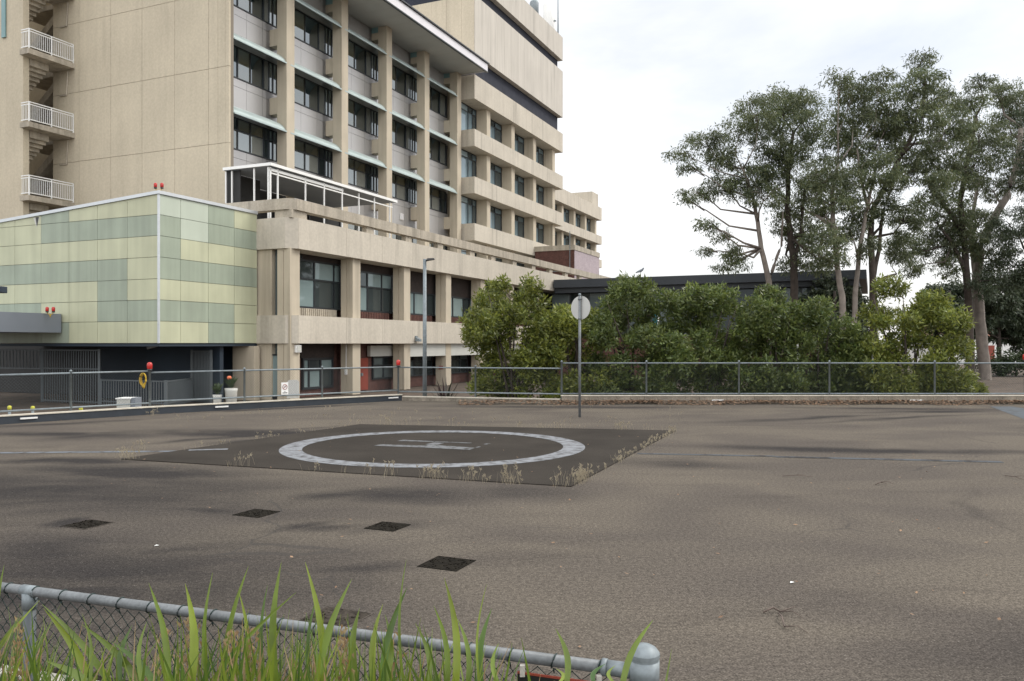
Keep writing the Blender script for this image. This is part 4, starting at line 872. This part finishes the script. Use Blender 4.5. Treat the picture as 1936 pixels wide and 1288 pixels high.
B2 = [(1661, 155, 33, 20), (1657, 192, 50, 34), (1680, 236, 42, 40), (1650, 274, 50, 42), (1620, 341, 48, 38), (1665, 318, 38, 36), (1605, 434, 26, 40), (1630, 400, 34, 26), (1640, 470, 20, 26)]
C_ = [(1743, 113, 22, 20), (1750, 151, 36, 24), (1720, 172, 26, 22), (1754, 188, 44, 28), (1791, 195, 30, 26), (1747, 222, 44, 34), (1799, 236, 40, 34), (1735, 289, 46, 38), (1784, 289, 50, 38), (1739, 325, 42, 32), (1672, 397, 22, 32), (1717, 412, 34, 38), (1700, 470, 26, 30), (1690, 350, 26, 26), (1700, 240, 30, 30), (1770, 345, 36, 26)]
D_ = [(1851, 155, 30, 13), (1836, 195, 34, 24), (1851, 248, 46, 30), (1836, 311, 42, 32), (1761, 395, 50, 38), (1799, 415, 46, 40), (1717, 471, 34, 34), (1769, 467, 46, 36), (1724, 508, 24, 16), (1791, 508, 26, 22), (1810, 345, 40, 26)]
E_ = [(1888, 180, 36, 24), (1925, 190, 40, 34), (1903, 232, 38, 36), (1873, 289, 46, 34), (1873, 356, 42, 26), (1925, 341, 36, 30), (1933, 285, 30, 40), (1821, 452, 42, 40), (1873, 471, 40, 42), (1850, 420, 36, 30)]
F_ = [(1918, 434, 40, 42), (1911, 508, 46, 42), (1960, 300, 40, 60), (1980, 220, 50, 40), (1985, 400, 60, 50), (1870, 535, 36, 30), (1960, 520, 50, 40), (2030, 330, 50, 60), (2010, 470, 50, 50)]
tree('gum_tree', 47, [[(1457, 560), (1452, 520), (1440, 470), (1432, 420), (1424, 375), (1405, 320)], [(1455, 525), (1467, 490), (1478, 465), (1480, 400)]], A_, 'leftmost gum tree, leaning left with sparse hanging leaf clumps and a forked grey trunk', 'bark', 'gum', GG, seed=11, base_r=.2)
tree('gum_tree', 49, [[(1502, 560), (1501, 500), (1495, 450), (1488, 400), (1490, 330), (1500, 250)], [(1500, 500), (1515, 440), (1520, 360)]], A2, 'gum tree with dark trunk and wide rounded top, second from the left', 'bark_dark', 'gum', GG, seed=12, base_r=.26)
tree('gum_tree', 43, [[(1593, 640), (1592, 560), (1583, 500), (1575, 430), (1572, 370), (1585, 310)], [(1575, 430), (1548, 410), (1530, 400)]], B_, 'gum tree with tall bare pale trunk before the right end of the charcoal roof', 'bark', 'gum', GG, seed=13, base_r=.2)
tree('gum_tree', 44, [[(1612, 660), (1617, 560), (1623, 490), (1634, 420), (1645, 370), (1655, 320)], [(1640, 390), (1625, 330), (1620, 280)]], B2, 'slender gum tree with reddish grey trunk just right of the tall bare pale one', 'bark', 'gum', GG, seed=14, base_r=.17)
tree('gum_tree', 46, [[(1652, 620), (1651, 560), (1650, 510), (1645, 450), (1648, 400), (1700, 300), (1745, 220), (1748, 150)], [(1652, 520), (1662, 470), (1670, 400), (1690, 340)], [(1650, 545), (1672, 525), (1695, 518)]], C_, 'tallest gum tree with dark forked trunk against the open sky gap', 'bark_dark', 'gum', GG, seed=15, base_r=.24)
tree('gum_tree', 52, [[(1834, 700), (1832, 600), (1826, 500), (1822, 440), (1815, 380), (1830, 300), (1845, 220)], [(1828, 520), (1800, 460), (1770, 420)], [(1822, 440), (1780, 380), (1755, 350)]], D_, 'gum tree with dark straight trunk left of the thick pale one at the right', 'bark_dark', 'gum', GG, seed=16, base_r=.3)
tree('gum_tree', 54, [[(1863, 720), (1857, 660), (1850, 580), (1846, 530), (1852, 470), (1875, 420), (1905, 370), (1925, 300), (1930, 240)], [(1848, 540), (1840, 480), (1836, 420), (1850, 340)]], E_, 'gum tree with thick pale grey trunk standing on bare mulch at the right', 'bark', 'gum', GG, seed=17, base_r=.42)
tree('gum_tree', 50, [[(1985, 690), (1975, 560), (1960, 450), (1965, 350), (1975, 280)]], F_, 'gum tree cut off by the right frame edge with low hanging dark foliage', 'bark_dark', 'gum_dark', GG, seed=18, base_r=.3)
# darker trees beyond, seen between the gums
BG = 'dark trees beyond the gums'
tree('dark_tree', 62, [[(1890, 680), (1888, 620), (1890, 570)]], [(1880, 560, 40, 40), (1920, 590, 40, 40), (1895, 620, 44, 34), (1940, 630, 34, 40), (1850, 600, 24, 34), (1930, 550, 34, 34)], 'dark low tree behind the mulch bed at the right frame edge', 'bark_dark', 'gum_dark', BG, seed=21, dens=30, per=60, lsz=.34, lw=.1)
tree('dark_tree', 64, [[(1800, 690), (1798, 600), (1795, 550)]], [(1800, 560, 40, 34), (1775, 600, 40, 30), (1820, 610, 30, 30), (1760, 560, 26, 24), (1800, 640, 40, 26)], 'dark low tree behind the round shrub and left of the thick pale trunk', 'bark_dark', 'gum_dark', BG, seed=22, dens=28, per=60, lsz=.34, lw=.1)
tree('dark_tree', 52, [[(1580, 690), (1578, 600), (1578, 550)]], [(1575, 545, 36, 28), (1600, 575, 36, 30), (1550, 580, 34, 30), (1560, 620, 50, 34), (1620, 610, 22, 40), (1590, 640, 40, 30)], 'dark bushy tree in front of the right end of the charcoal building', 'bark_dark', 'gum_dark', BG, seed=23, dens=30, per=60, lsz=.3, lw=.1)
# hedge along the far side of the mulch bed
hx0, hy = at(1872, 690, 60)[0], 60; e = thing('hedge', (hx0+6, hy, -.7), 'low green hedge behind the mulch bed at the right', 'hedge')
B = [(hx0+i*.9, hy+random.uniform(-.3, .3), .35, .8, .8, .95) for i in range(18)]; cs = clumps(B, 30, .3, rng); V, Q = leaf_cloud(cs, np.full((len(cs), 3), .35), 40, .22, .1, 0, rng); mesh_np('foliage', V, Q, 'hedge', e)
for q in B[::2]: MB().tube([(q[0], q[1], -.7), (q[0]+.1, q[1], .2)], [.05, .02], 5).build('stem', 'bark_dark', e)

def shrub(px0, px1, ptop, Y, label, seed, hump=None, zlow=-.6, m='leaf'):
    rr = random.Random(seed); rg = np.random.default_rng(seed); x0, x1 = (px0-CX)/F*Y, (px1-CX)/F*Y; zt = EYE+(HY-ptop)/F*Y; cx = (x0+x1)/2; hw = (x1-x0)/2
    e = thing('shrub', (cx, Y, -.7), label, 'shrub', 'row of large shrubs behind the fence'); B = []
    rows = max(4, int((zt-zlow)/.5))
    for j in range(rows):
        q = (j+.5)/rows; z = zlow+(zt-zlow)*q; pw = hw*(.96+.06*math.sin(j*1.7+seed)) if q < .5 else hw*math.sqrt(max(.12, 1-((q-.5)/.54)**2)); nb = max(2, int(pw*2/.6))
        for i in range(nb):
            x = cx-pw+(i+.5+rr.uniform(-.35, .35))*2*pw/nb; r = rr.uniform(.26, .60); dz = rr.uniform(-.22, .16)+(rr.uniform(-.35, .1) if j == rows-1 else 0); B.append((x, Y+rr.uniform(-.95, .95), z+dz, r, r, r*.8))
    t = MB()
    for i in range(7):
        a = Vector((cx+rr.uniform(-.2, .2), Y+rr.uniform(-.15, .15), -.72)); c = Vector((cx+rr.uniform(-hw, hw)*.75, Y+rr.uniform(-.5, .5), zlow+(zt-zlow)*rr.uniform(.6, .92))); m1 = a.lerp(c, .5)+Vector((rr.uniform(-.15, .15), 0, .25)); t.tube([a, a.lerp(m1, .5), m1, m1.lerp(c, .5), c], [.055, .045, .035, .025, .008], 6)
    for q in B:
        c = Vector(q[:3]); s_ = Vector((cx+(c.x-cx)*.35, Y+(c.y-Y)*.3, c.z-.35)); t.tube([s_, s_.lerp(c, .55)+Vector((0, 0, .05)), c], [.014, .010, .004], 4)
    t.build('stems', 'bark_dark', e, True)
    cs = clumps(B, 215, .5, rg)
    # whorls: leaves fan out of each shoot tip
    V, Q = leaf_cloud(cs, np.full((len(cs), 3), .16)*(.6+.8*rg.random((len(cs), 1))), 26, .14, .048, -.3, rg)
    mesh_np('foliage', V, Q, m, e); return e
shrub(898, 1060, 519, 25.1, 'tallest leftmost shrub, loose and pale topped, beside the podium', 31)
shrub(1036, 1146, 560, 25.3, 'lower shrub directly behind the pole of the round sign', 32)
shrub(1118, 1288, 532, 25.2, 'shrub with a raised flat top right of the round sign', 33, m='leaf_deep')
shrub(1268, 1416, 542, 25.6, 'dark green shrub in the middle of the row behind the fence', 34, m='leaf_deep')
shrub(1400, 1512, 535, 25.3, 'shrub left of the black and white stake', 35, m='leaf_deep')
shrub(1488, 1612, 562, 25.8, 'dark shrub right of the black and white stake', 36, m='leaf_deep')
shrub(1630, 1808, 538, 25.2, 'bright yellow green round shrub at the right end of the row', 37)
shrub(1575, 1660, 636, 25.7, 'low dark shrub filling the gap left of the round yellow green one', 39, m='leaf_deep')
shrub(1720, 1850, 694, 25.6, 'low shrub trailing to the right of the round yellow green one', 38)
# far house seen under the right hand trees
p = at(1815, 690, 95); e = thing('house', (p[0], p[1], -.7), 'small white house with red roof far away below the right hand trees', 'house')
MB().xbox(p[0]-3, p[0]+9, p[1], p[1]+8, -.7, 2.4).build('wall', 'white', e); b = MB(); b.add([(p[0]-3.5, p[1]-.5, 2.4), (p[0]+9.5, p[1]-.5, 2.4), (p[0]+9.5, p[1]+8.5, 2.4), (p[0]-3.5, p[1]+8.5, 2.4), (p[0], p[1]+4, 4.4), (p[0]+6, p[1]+4, 4.4)], [(0, 1, 5, 4), (1, 2, 5), (2, 3, 4, 5), (3, 0, 4), (3, 2, 1, 0)]); b.build('roof', 'terracotta', e)
MB().xbox(p[0], p[0]+1.4, p[1]-.03, p[1]+.05, .2, 1.5).build('window', 'frame', e); MB().xbox(p[0]+3, p[0]+4, p[1]-.03, p[1]+.05, -.7, 1.5).build('door', 'redpaint', e)

# ------------------------------------------------------------------ leaf litter and dry grass
def flat_leaves(n, fn, lsz, zf):
    V = []
    for i in range(n):
        x, y = fn(); a = random.uniform(0, 6.3); l = lsz*random.uniform(.6, 1.4); d = Vector((math.cos(a), math.sin(a), random.uniform(-.3, .3)))*l; s_ = Vector((-math.sin(a), math.cos(a), random.uniform(-.3, .3)))*l*.28; c = Vector((x, y, zf(x, y)+random.uniform(.004, .04))); V += [c-d*.5, c+s_, c+d*.5, c-s_]
    return np.array([tuple(q) for q in V]), np.arange(n*4).reshape(-1, 4)
lit = lambda: ((lambda x: (x, 23.17-abs(random.gauss(0, .28))*(.45+.55*math.sin(x*.9)**2)))(random.uniform(-1.5, 15)**1.0))
V, Q = flat_leaves(6500, lit, .07, lambda x, y: max(0, .08-(23.17-y)*.2)); V2, Q2 = flat_leaves(520, lambda: (lambda y: (random.uniform(-.62, .62)*y+random.uniform(0, 3), y))(4.5+18.5*random.random()**.8), .032, lambda x, y: 0.0)
Q = np.concatenate([Q, Q2+len(V)]); V = np.concatenate([V, V2])
tag(mesh_np('leaf_litter', V, Q, 'litter'), 'brown fallen leaves drifted along the block wall and strewn thinly over the deck', 'leaf litter', kind='stuff')
def edge_pt(a, c, q): return (a[0]+(c[0]-a[0])*q, a[1]+(c[1]-a[1])*q)
b = MB(); rr = random.Random(5)
def tuft(x, y, h, n, z=.0):
    for i in range(n):
        a = rr.uniform(0, 6.3); l = .8*h*rr.uniform(.35, 1); sp = l*rr.uniform(.1, .6); d = Vector((math.cos(a)*sp, math.sin(a)*sp, l)); o = Vector((x+rr.gauss(0, .05), y+rr.gauss(0, .05), z)); m1 = o+d*.5+Vector((0, 0, l*.08)); w_ = .0014; e1 = Vector((w_, 0, 0)); tip = o+d+Vector((0, 0, -l*.08))
        b.add([o-e1, o+e1, m1+e1*.8, m1-e1*.8, tip], [(0, 1, 2, 3), (3, 2, 4)])
        if rr.random() < .5:
            for k in range(4): c = tip-d*.06*k; b.add([c, c+Vector((rr.uniform(-.02, .02), 0, .012)), c+Vector((rr.uniform(-.03, .03), 0, .035))], [(0, 1, 2)])
for i in range(26): tuft(*edge_pt(pad[3], pad[2], rr.random()**1.6*.75), rr.uniform(.12, .34), rr.randint(3, 10))
for i in range(8): tuft(*edge_pt(pad[3], (pad[3][0]+.25, pad[3][1]+.6), rr.random()), rr.uniform(.15, .36), rr.randint(5, 12))
for i in range(34): tuft(*edge_pt(pad[3], pad[0], rr.random()), rr.uniform(.05, .22), rr.randint(3, 9))
for i in range(26): tuft(*edge_pt(pad[0], pad[1], rr.random()), rr.uniform(.06, .3), rr.randint(3, 9))
for i in range(20): tuft(*edge_pt(pad[1], pad[2], rr.random()), rr.uniform(.05, .2), rr.randint(2, 6))
for px, py in ((235, 866), (240, 870), (250, 868), (228, 864), (265, 851), (290, 785), (287, 787)):
    p = gr(px, py); tuft(p[0], p[1], .22, 14)
for i in range(60): p = gr(rr.uniform(300, 1300), rr.uniform(772, 800)); tuft(p[0], p[1], rr.uniform(.05, .2), rr.randint(1, 4))
tag(b.build('dry_grass', 'dry'), 'thin dry grass stalks growing along the joints of the dark landing pad', 'dry grass', kind='stuff')

# ------------------------------------------------------------------ square pit covers in the deck
labs = {165: 'leftmost square pit cover, ragged and mossy, on the stained deck', 485: 'square pit cover nearest the painted ring', 733: 'square pit cover between the nearest one and the ring, in the middle', 845: 'crisp dark square pit cover farthest right', 630: 'faint square pit cover nearest the front fence, behind the grass blades'}
for (px, py, hs) in ((165, 992, .155), (485, 971, .155), (733, 996, .15), (845, 1066, .16), (630, 1170, .17)):
    p = gr(px, py); e = thing('pit_cover', (p[0], p[1], 0), labs[px], 'pit cover', 'square pit covers in the deck'); u2 = Vector((US, UC)); v2 = Vector((-UC, US))
    def q(a, c): z = Vector(p[:2])+u2*a*hs+v2*c*hs; return (z.x, z.y)
    b = MB(); b.prism([q(-1, -1), q(1, -1), q(1, 1), q(-1, 1)], .001, .004)
    for i in range(60): x_, y_ = random.uniform(-.95, .9), random.uniform(-.95, .9); b.prism([q(x_, y_), q(x_+.06, y_), q(x_+.06, y_+.06), q(x_, y_+.06)], .0045, .006+random.uniform(0, .006))
    b.build('plate', 'patch' if px != 630 else 'patch_faint', e); b = MB()
    for (a, c, a2, c2) in ((-1.05, -1.05, 1.05, -1.0), (-1.05, 1.0, 1.05, 1.05), (-1.05, -1, -1.0, 1), (1.0, -1, 1.05, 1)): b.prism([q(a, c), q(a2, c), q(a2, c2), q(a, c2)], .001, .005)
    b.build('rim', 'deck' if px in (165, 630) else 'patch', e)
# twigs and scraps lying about
def twig(pxs, label, r=.006):
    pts = [gr(*p) for p in pxs]; e = thing('twig', pts[0], label, 'twig', 'twigs lying on the deck')
    P = [Vector((p[0], p[1], .012+.02*(i % 2))) for i, p in enumerate(pts)]; MB().tube(P, [r]*(len(P)-1)+[r*.4], 5).build('stem', 'twig', e, True)
    m_ = P[len(P)//2]; MB().tube([m_, m_+Vector((.06, -.05, .02)), m_+Vector((.1, -.12, .0))], [r*.7, r*.5, r*.3], 5).build('side_shoot', 'twig', e, True)
twig([(1443, 1161), (1462, 1158), (1475, 1160), (1505, 1156)], 'dark forked twig lying near the front of the deck'); twig([(1472, 1163), (1478, 1175), (1483, 1188), (1492, 1196)], 'pale bent twig touching the dark forked one', .005)
twig([(1655, 918), (1665, 917), (1677, 916)], 'short dark twig on the right of the deck below the painted line'); twig([(1900, 901), (1918, 906), (1936, 909)], 'thin twig at the right frame edge of the deck', .005); twig([(1478, 902), (1505, 903), (1536, 903)], 'long thin twig lying flat below the right painted line', .004)
for px, py, lab in ((1497, 1103, 'larger white paper scrap on the open deck'), (296, 1033, 'white paper scrap between the left pit cover and the front grass')):
    p = gr(px, py); e = thing('paper_scrap', (p[0], p[1], 0), lab, 'litter', 'paper scraps on the deck'); b = MB(); b.add([(p[0]-.016, p[1]-.011, .006), (p[0]+.0, p[1]-.014, .010), (p[0]+.02, p[1]+.008, .008), (p[0]-.006, p[1]+.011, .012), (p[0]-.016, p[1]-.011, .004), (p[0]+.0, p[1]-.014, .007), (p[0]+.02, p[1]+.008, .005), (p[0]-.006, p[1]+.011, .009)], [(0, 1, 2, 3), (7, 6, 5, 4)]); b.build('sheet', 'white', e)

# ------------------------------------------------------------------ near fence and garden
ZR = .435; nf = thing('chain_link_fence', (N0[0], N0[1], -.3), 'near chain link fence with dark green mesh and grey pipe rail', 'fence', 'chain link fences round the deck')
P0 = Vector(N0)-nd*6; P1 = Vector(N1)
MB().tube([(P0.x, P0.y, ZR), (P1.x, P1.y, ZR)], .0245, 14).build('top_rail', 'galv_pale', nf, True)
pp = Vector(on(N0, N1, 56)); b = MB(); b.tube([(pp.x, pp.y, -.7), (pp.x, pp.y, ZR-.02)], .03, 12); b.build('post', 'picket', nf, True)
b = MB(); b.tube([tuple(pp-nd*.045)+(ZR,), tuple(pp+nd*.045)+(ZR,)], .029, 14); b.tube([(pp.x, pp.y, ZR-.09), (pp.x, pp.y, ZR-.01)], .036, 12); b.build('tee_fitting', 'galv', nf, True)
ep = Vector(on(N0, N1, 1218)); b = MB(); L_ = lambda pr: b.lathe((ep.x, ep.y, 0), pr, 28, cap=False)
L_([(.054, -.7), (.054, .45)]); L_([(.054, .45), (.0568, .451)]); L_([(.0568, .451), (.0568, .497)]); L_([(.0568, .497), (.0595, .4975)]); L_([(.0595, .4975), (.0595, .511)]); L_([(.0595, .511), (.057, .517), (.045, .531), (.028, .541), (.012, .546), (.0005, .547)])
b.build('end_post', 'galv', nf, True)
b = MB(); b.tube([tuple(ep-nd*.15)+(ZR,), tuple(ep-nd*.05)+(ZR-.0,)], .030, 14); b.tube([tuple(ep-nd*.165)+(ZR,), tuple(ep-nd*.145)+(ZR,)], .034, 14); b.lathe((ep.x, ep.y, ZR-.05), [(.058, 0), (.0585, .1), (.056, .1)], 20); b.build('rail_clamp', 'galv', nf, True)
b = MB(); chain(b, P0, ep-nd*.08, -.45, ZR-.03, .072, .0023, 5)
k = 0; ln = (P1-P0).length
while k < ln:
    c = P0+nd*k; pts = []
    for i in range(13):
        a = 2*math.pi*i/12; pts.append((c.x+nn.x*math.cos(a)*.0275+nd.x*.008*math.sin(a), c.y+nn.y*math.cos(a)*.0275+nd.y*.008*math.sin(a), ZR+math.sin(a)*.0275))
    b.tube(pts, .0032, 5, cap=False); b.tube([(c.x-nn.x*.01, c.y-nn.y*.01, ZR-.027), (c.x, c.y, ZR-.05)], .003, 5); k += .072*2.55
b.build('chain_link_mesh', 'wire', nf, True)
# board hung on the rail by the end post
sA, sB = Vector(on(N0, N1, 984))-nn*.035, Vector(on(N0, N1, 1146))-nn*.035; e = thing('hanging_sign', (sA.x, sA.y, .1), 'dark board with a red rim clipped under the near rail beside the capped post', 'sign')
bd_ = nd*.003; MB().bar((sA.x, sA.y, .25), (sB.x, sB.y, .25), .004, .26).build('board', 'black', e)
b = MB(); b.bar((sA.x, sA.y, .383), (sB.x, sB.y, .383), .007, .008); b.build('rim', 'redpaint', e)
for q in (sA+nd*.02, sB-nd*.02): MB().bar((q.x, q.y, .37), (q.x, q.y, .415), .02, .02).build('clip', 'stone', e)
# garden bed in front of the fence
gb2 = MB(); gy = -.26; gpoly = [tuple(A0), tuple(A1), (A1.x+.6, 3.0), (2.2, .3), (2.2, -3), (-16, -3)]
gb2.prism(gpoly, -.69, gy); tag(gb2.build('garden_bed', 'soil'), kind='structure')
ek = thing('edge_kerb', (N0[0], N0[1], -.26), 'pale concrete edge strip below the near fence mesh', 'kerb')
e0, e1 = Vector(N0)-nd*7+nn*.01, Vector(N1)-nd*.4+nn*.01; b = MB(); L0 = (e1-e0).length; k = 0
while k < L0-.3: a, c = e0+nd*(k+.004), e0+nd*(k+.296); b.prism([tuple(a), tuple(c), tuple(c+nn*.10), tuple(a+nn*.10)], gy, -.02); k += .3
b.build('edging', 'stone', ek, bevel=.004)
b = MB(); rr = random.Random(9); V = []
for i in range(170):
    q = Vector(N0)+nd*rr.uniform(-2.2, 2.4)-nn*rr.uniform(.02, .3); r = rr.uniform(.015, .045); b.lathe((q.x, q.y, gy-.01), [(r*.7, 0), (r, r*.5), (r*.75, r*1.0), (r*.2, r*1.2)], 7)
tag(b.build('pebbles', 'stone', smooth=True), 'pale pebbles scattered at the foot of the near fence', 'pebbles', kind='stuff')

# strap leaved plants: hero blades by their tips, then filling blades
def blade(b, base, tip, wd, bend, mi=0, k=10, twist=0.0):
    base, tip = Vector(base), Vector(tip); ax = tip-base; sd0 = Vector((1, 0, 0)); fr = Vector((0, -1, 0)); vs = []
    for j in range(k+1):
        q = j/k; p = base+ax*q+Vector((bend*math.sin(q*math.pi), 0, 0))+Vector((0, -.06*math.sin(q*math.pi), 0)); an = twist*(q-.2); sd = (sd0*math.cos(an)+fr*math.sin(an)); nr = Vector((0, -1, 0))*math.cos(an)+Vector((1, 0, 0))*math.sin(an)
        wv = wd*.5*min(1, .55+1.2*q)*(1-max(0, (q-.62)/.38)**1.7)+.0004; vs += [p-sd*wv, p-nr*wv*.38, p+sd*wv]
    b.add(vs, [f for j in range(k) for f in ((3*j, 3*j+1, 3*j+4, 3*j+3), (3*j+1, 3*j+2, 3*j+5, 3*j+4))], mi)
def bp(px, py, Y): return Vector(at(px, py, Y))
# each plant: centre column, half width, tallest row, depth, count, heroes (tip x, tip y, x at the frame foot, width mm)
plants = [
 ('strappy plant at the left frame corner with dense narrow leaves', 10, 90, 1150, 3.0, 60, [(8, 1068, -8, 15), (75, 1135, -40, 12), (40, 1165, -30, 12)]),
 ('strappy plant with broad arching blades right of the left fence post', 150, 130, 1185, 2.75, 34, [(80, 1143, 205, 14), (82, 1150, 170, 20), (154, 1180, 262, 16), (210, 1213, 290, 14), (87, 1250, 160, 18), (155, 1160, 170, 8)]),
 ('strappy plant below the third rail tie with two tall upright blades', 318, 110, 1165, 2.7, 50, [(281, 1102, 318, 15), (350, 1103, 362, 20), (402, 1083, 390, 9), (250, 1182, 226, 14), (278, 1175, 268, 10)]),
 ('strappy plant with a crossing stem left of centre', 450, 90, 1165, 2.75, 55, [(470, 1070, 420, 13), (452, 1120, 466, 12), (560, 1120, 400, 9), (506, 1106, 500, 9)]),
 ('strappy plant with the tall paired blades', 560, 90, 1160, 2.65, 55, [(532, 1062, 520, 18), (577, 1063, 612, 15), (665, 1095, 600, 17), (600, 1125, 585, 8)]),
 ('strappy plant with a blunt cut blade near the middle of the rail', 700, 90, 1165, 2.7, 50, [(680, 1150, 672, 18), (724, 1142, 705, 13), (768, 1058, 762, 6), (770, 1110, 722, 16), (728, 1162, 730, 13)]),
 ('strappy plant with wide spaced pointed blades right of the middle', 850, 95, 1185, 2.7, 34, [(820, 1145, 846, 13), (840, 1093, 862, 16), (865, 1170, 885, 12), (930, 1150, 908, 15), (785, 1178, 812, 11), (943, 1216, 940, 10), (920, 1105, 905, 5)]),
 ('sparse strappy plant with few blades beside the capped end post', 1110, 80, 1250, 2.6, 6, [(1050, 1188, 1072, 13), (1051, 1264, 1060, 10), (1145, 1255, 1122, 11), (1164, 1258, 1158, 8), (1235, 1172, 1178, 14)]),
]
for k, (lab, pcx, hw, ptop, Y, n, heroes) in enumerate(plants):
    rr = random.Random(100+k); c = at(pcx, 1288, Y); e = thing('strap_leaf_plant', (c[0], Y, gy), lab, 'plant', 'strap leaved plants along the near fence'); b = MB(); dd = MB()
    for (tx, ty, fx, wmm) in heroes:
        yy = Y+rr.uniform(-.12, .12); tip = bp(tx, ty, yy+.08); foot = bp(fx, 1288, yy); ax = foot-tip; base = tip+ax*((tip.z-gy)/(tip.z-foot.z)); base.z = gy; base = foot+(Vector((c[0]+(foot.x-c[0])*.7, Y, gy))-foot); 
        # curved through the foot point: quadratic from base to tip
        vs = []; kk = 14; wd = wmm/1000.0*1.18; tw = rr.uniform(-.5, .5)
        for j in range(kk+1):
            q = j/kk
            if q < .5: p = base.lerp(foot, q*2)
            else: p = foot.lerp(tip, q*2-1)
            if q < .5: p = p+Vector(((foot-tip).x*.0, 0, 0))
            sag = math.sin(max(0, (q-.5)*2)*math.pi)*.018*(1 if tx > fx else -1)
            p = p-Vector((sag, 0, 0)); an = tw*(q-.4); sd = Vector((math.cos(an), -math.sin(an), 0)); up = ((tip-foot).normalized()); sd = (sd-up*sd.dot(up)).normalized(); nr = up.cross(sd)
            wv = wd*.5*(.75+.5*min(1, q*1.6))*(1-max(0, (q-.66)/.34)**1.6)+.0004; vs += [p-sd*wv, p+nr*wv*.35, p+sd*wv]
        b.add(vs, [f for j in range(kk) for f in ((3*j, 3*j+1, 3*j+4, 3*j+3), (3*j+1, 3*j+2, 3*j+5, 3*j+4))])
    for i in range(int(n*1.7)):
        tx = pcx+rr.gauss(0, .75)*hw; ty = ptop-10+rr.uniform(0, 1)**.75*140; yy = Y+rr.uniform(-.35, .4); tip = bp(tx, ty, yy); base = Vector((c[0]+(tip.x-c[0])*.25+rr.gauss(0, .06), Y+rr.uniform(-.15, .15), gy)); dry = rr.random() < .14
        blade(dd if dry else b, base, tip, rr.uniform(.006, .016), rr.gauss(0, .07), twist=rr.uniform(-.8, .8))
    for i in range(int(n*2.2)):
        a = rr.uniform(0, 6.3); sp = rr.uniform(.15, .62); tip = Vector((c[0]+math.cos(a)*sp, Y+math.sin(a)*sp*.6, gy+rr.uniform(.5, .98)-sp*.1)); blade(b if rr.random() > .25 else dd, Vector((c[0]+math.cos(a)*.06, Y+math.sin(a)*.06, gy)), tip, rr.uniform(.008, .017), rr.gauss(0, .08), twist=rr.uniform(-1, 1))
    b.build('leaves', 'strap', e, True); dd.build('dry_leaves', 'strap_dry', e, True)
    if k in (2, 3, 5, 0):
        s_ = MB()
        for i in range(3):
            tx = pcx+rr.uniform(-60, 60); top = bp(tx, rr.uniform(1170, 1215), Y+.05); bs = Vector((c[0]+(top.x-c[0])*.5, Y, gy)); s_.tube([bs, bs.lerp(top, .5), top], [.002, .002, .001], 4)
            for q in range(70):
                f_ = rr.uniform(.72, 1); o = bs.lerp(top, f_)+Vector((rr.gauss(0, .012), rr.gauss(0, .012), 0)); s_.add([o, o+Vector((rr.gauss(0, .006), .003, .012)), o+Vector((rr.gauss(0, .008), 0, .022))], [(0, 1, 2)])
        s_.build('seed_heads', 'strap_dry', e)
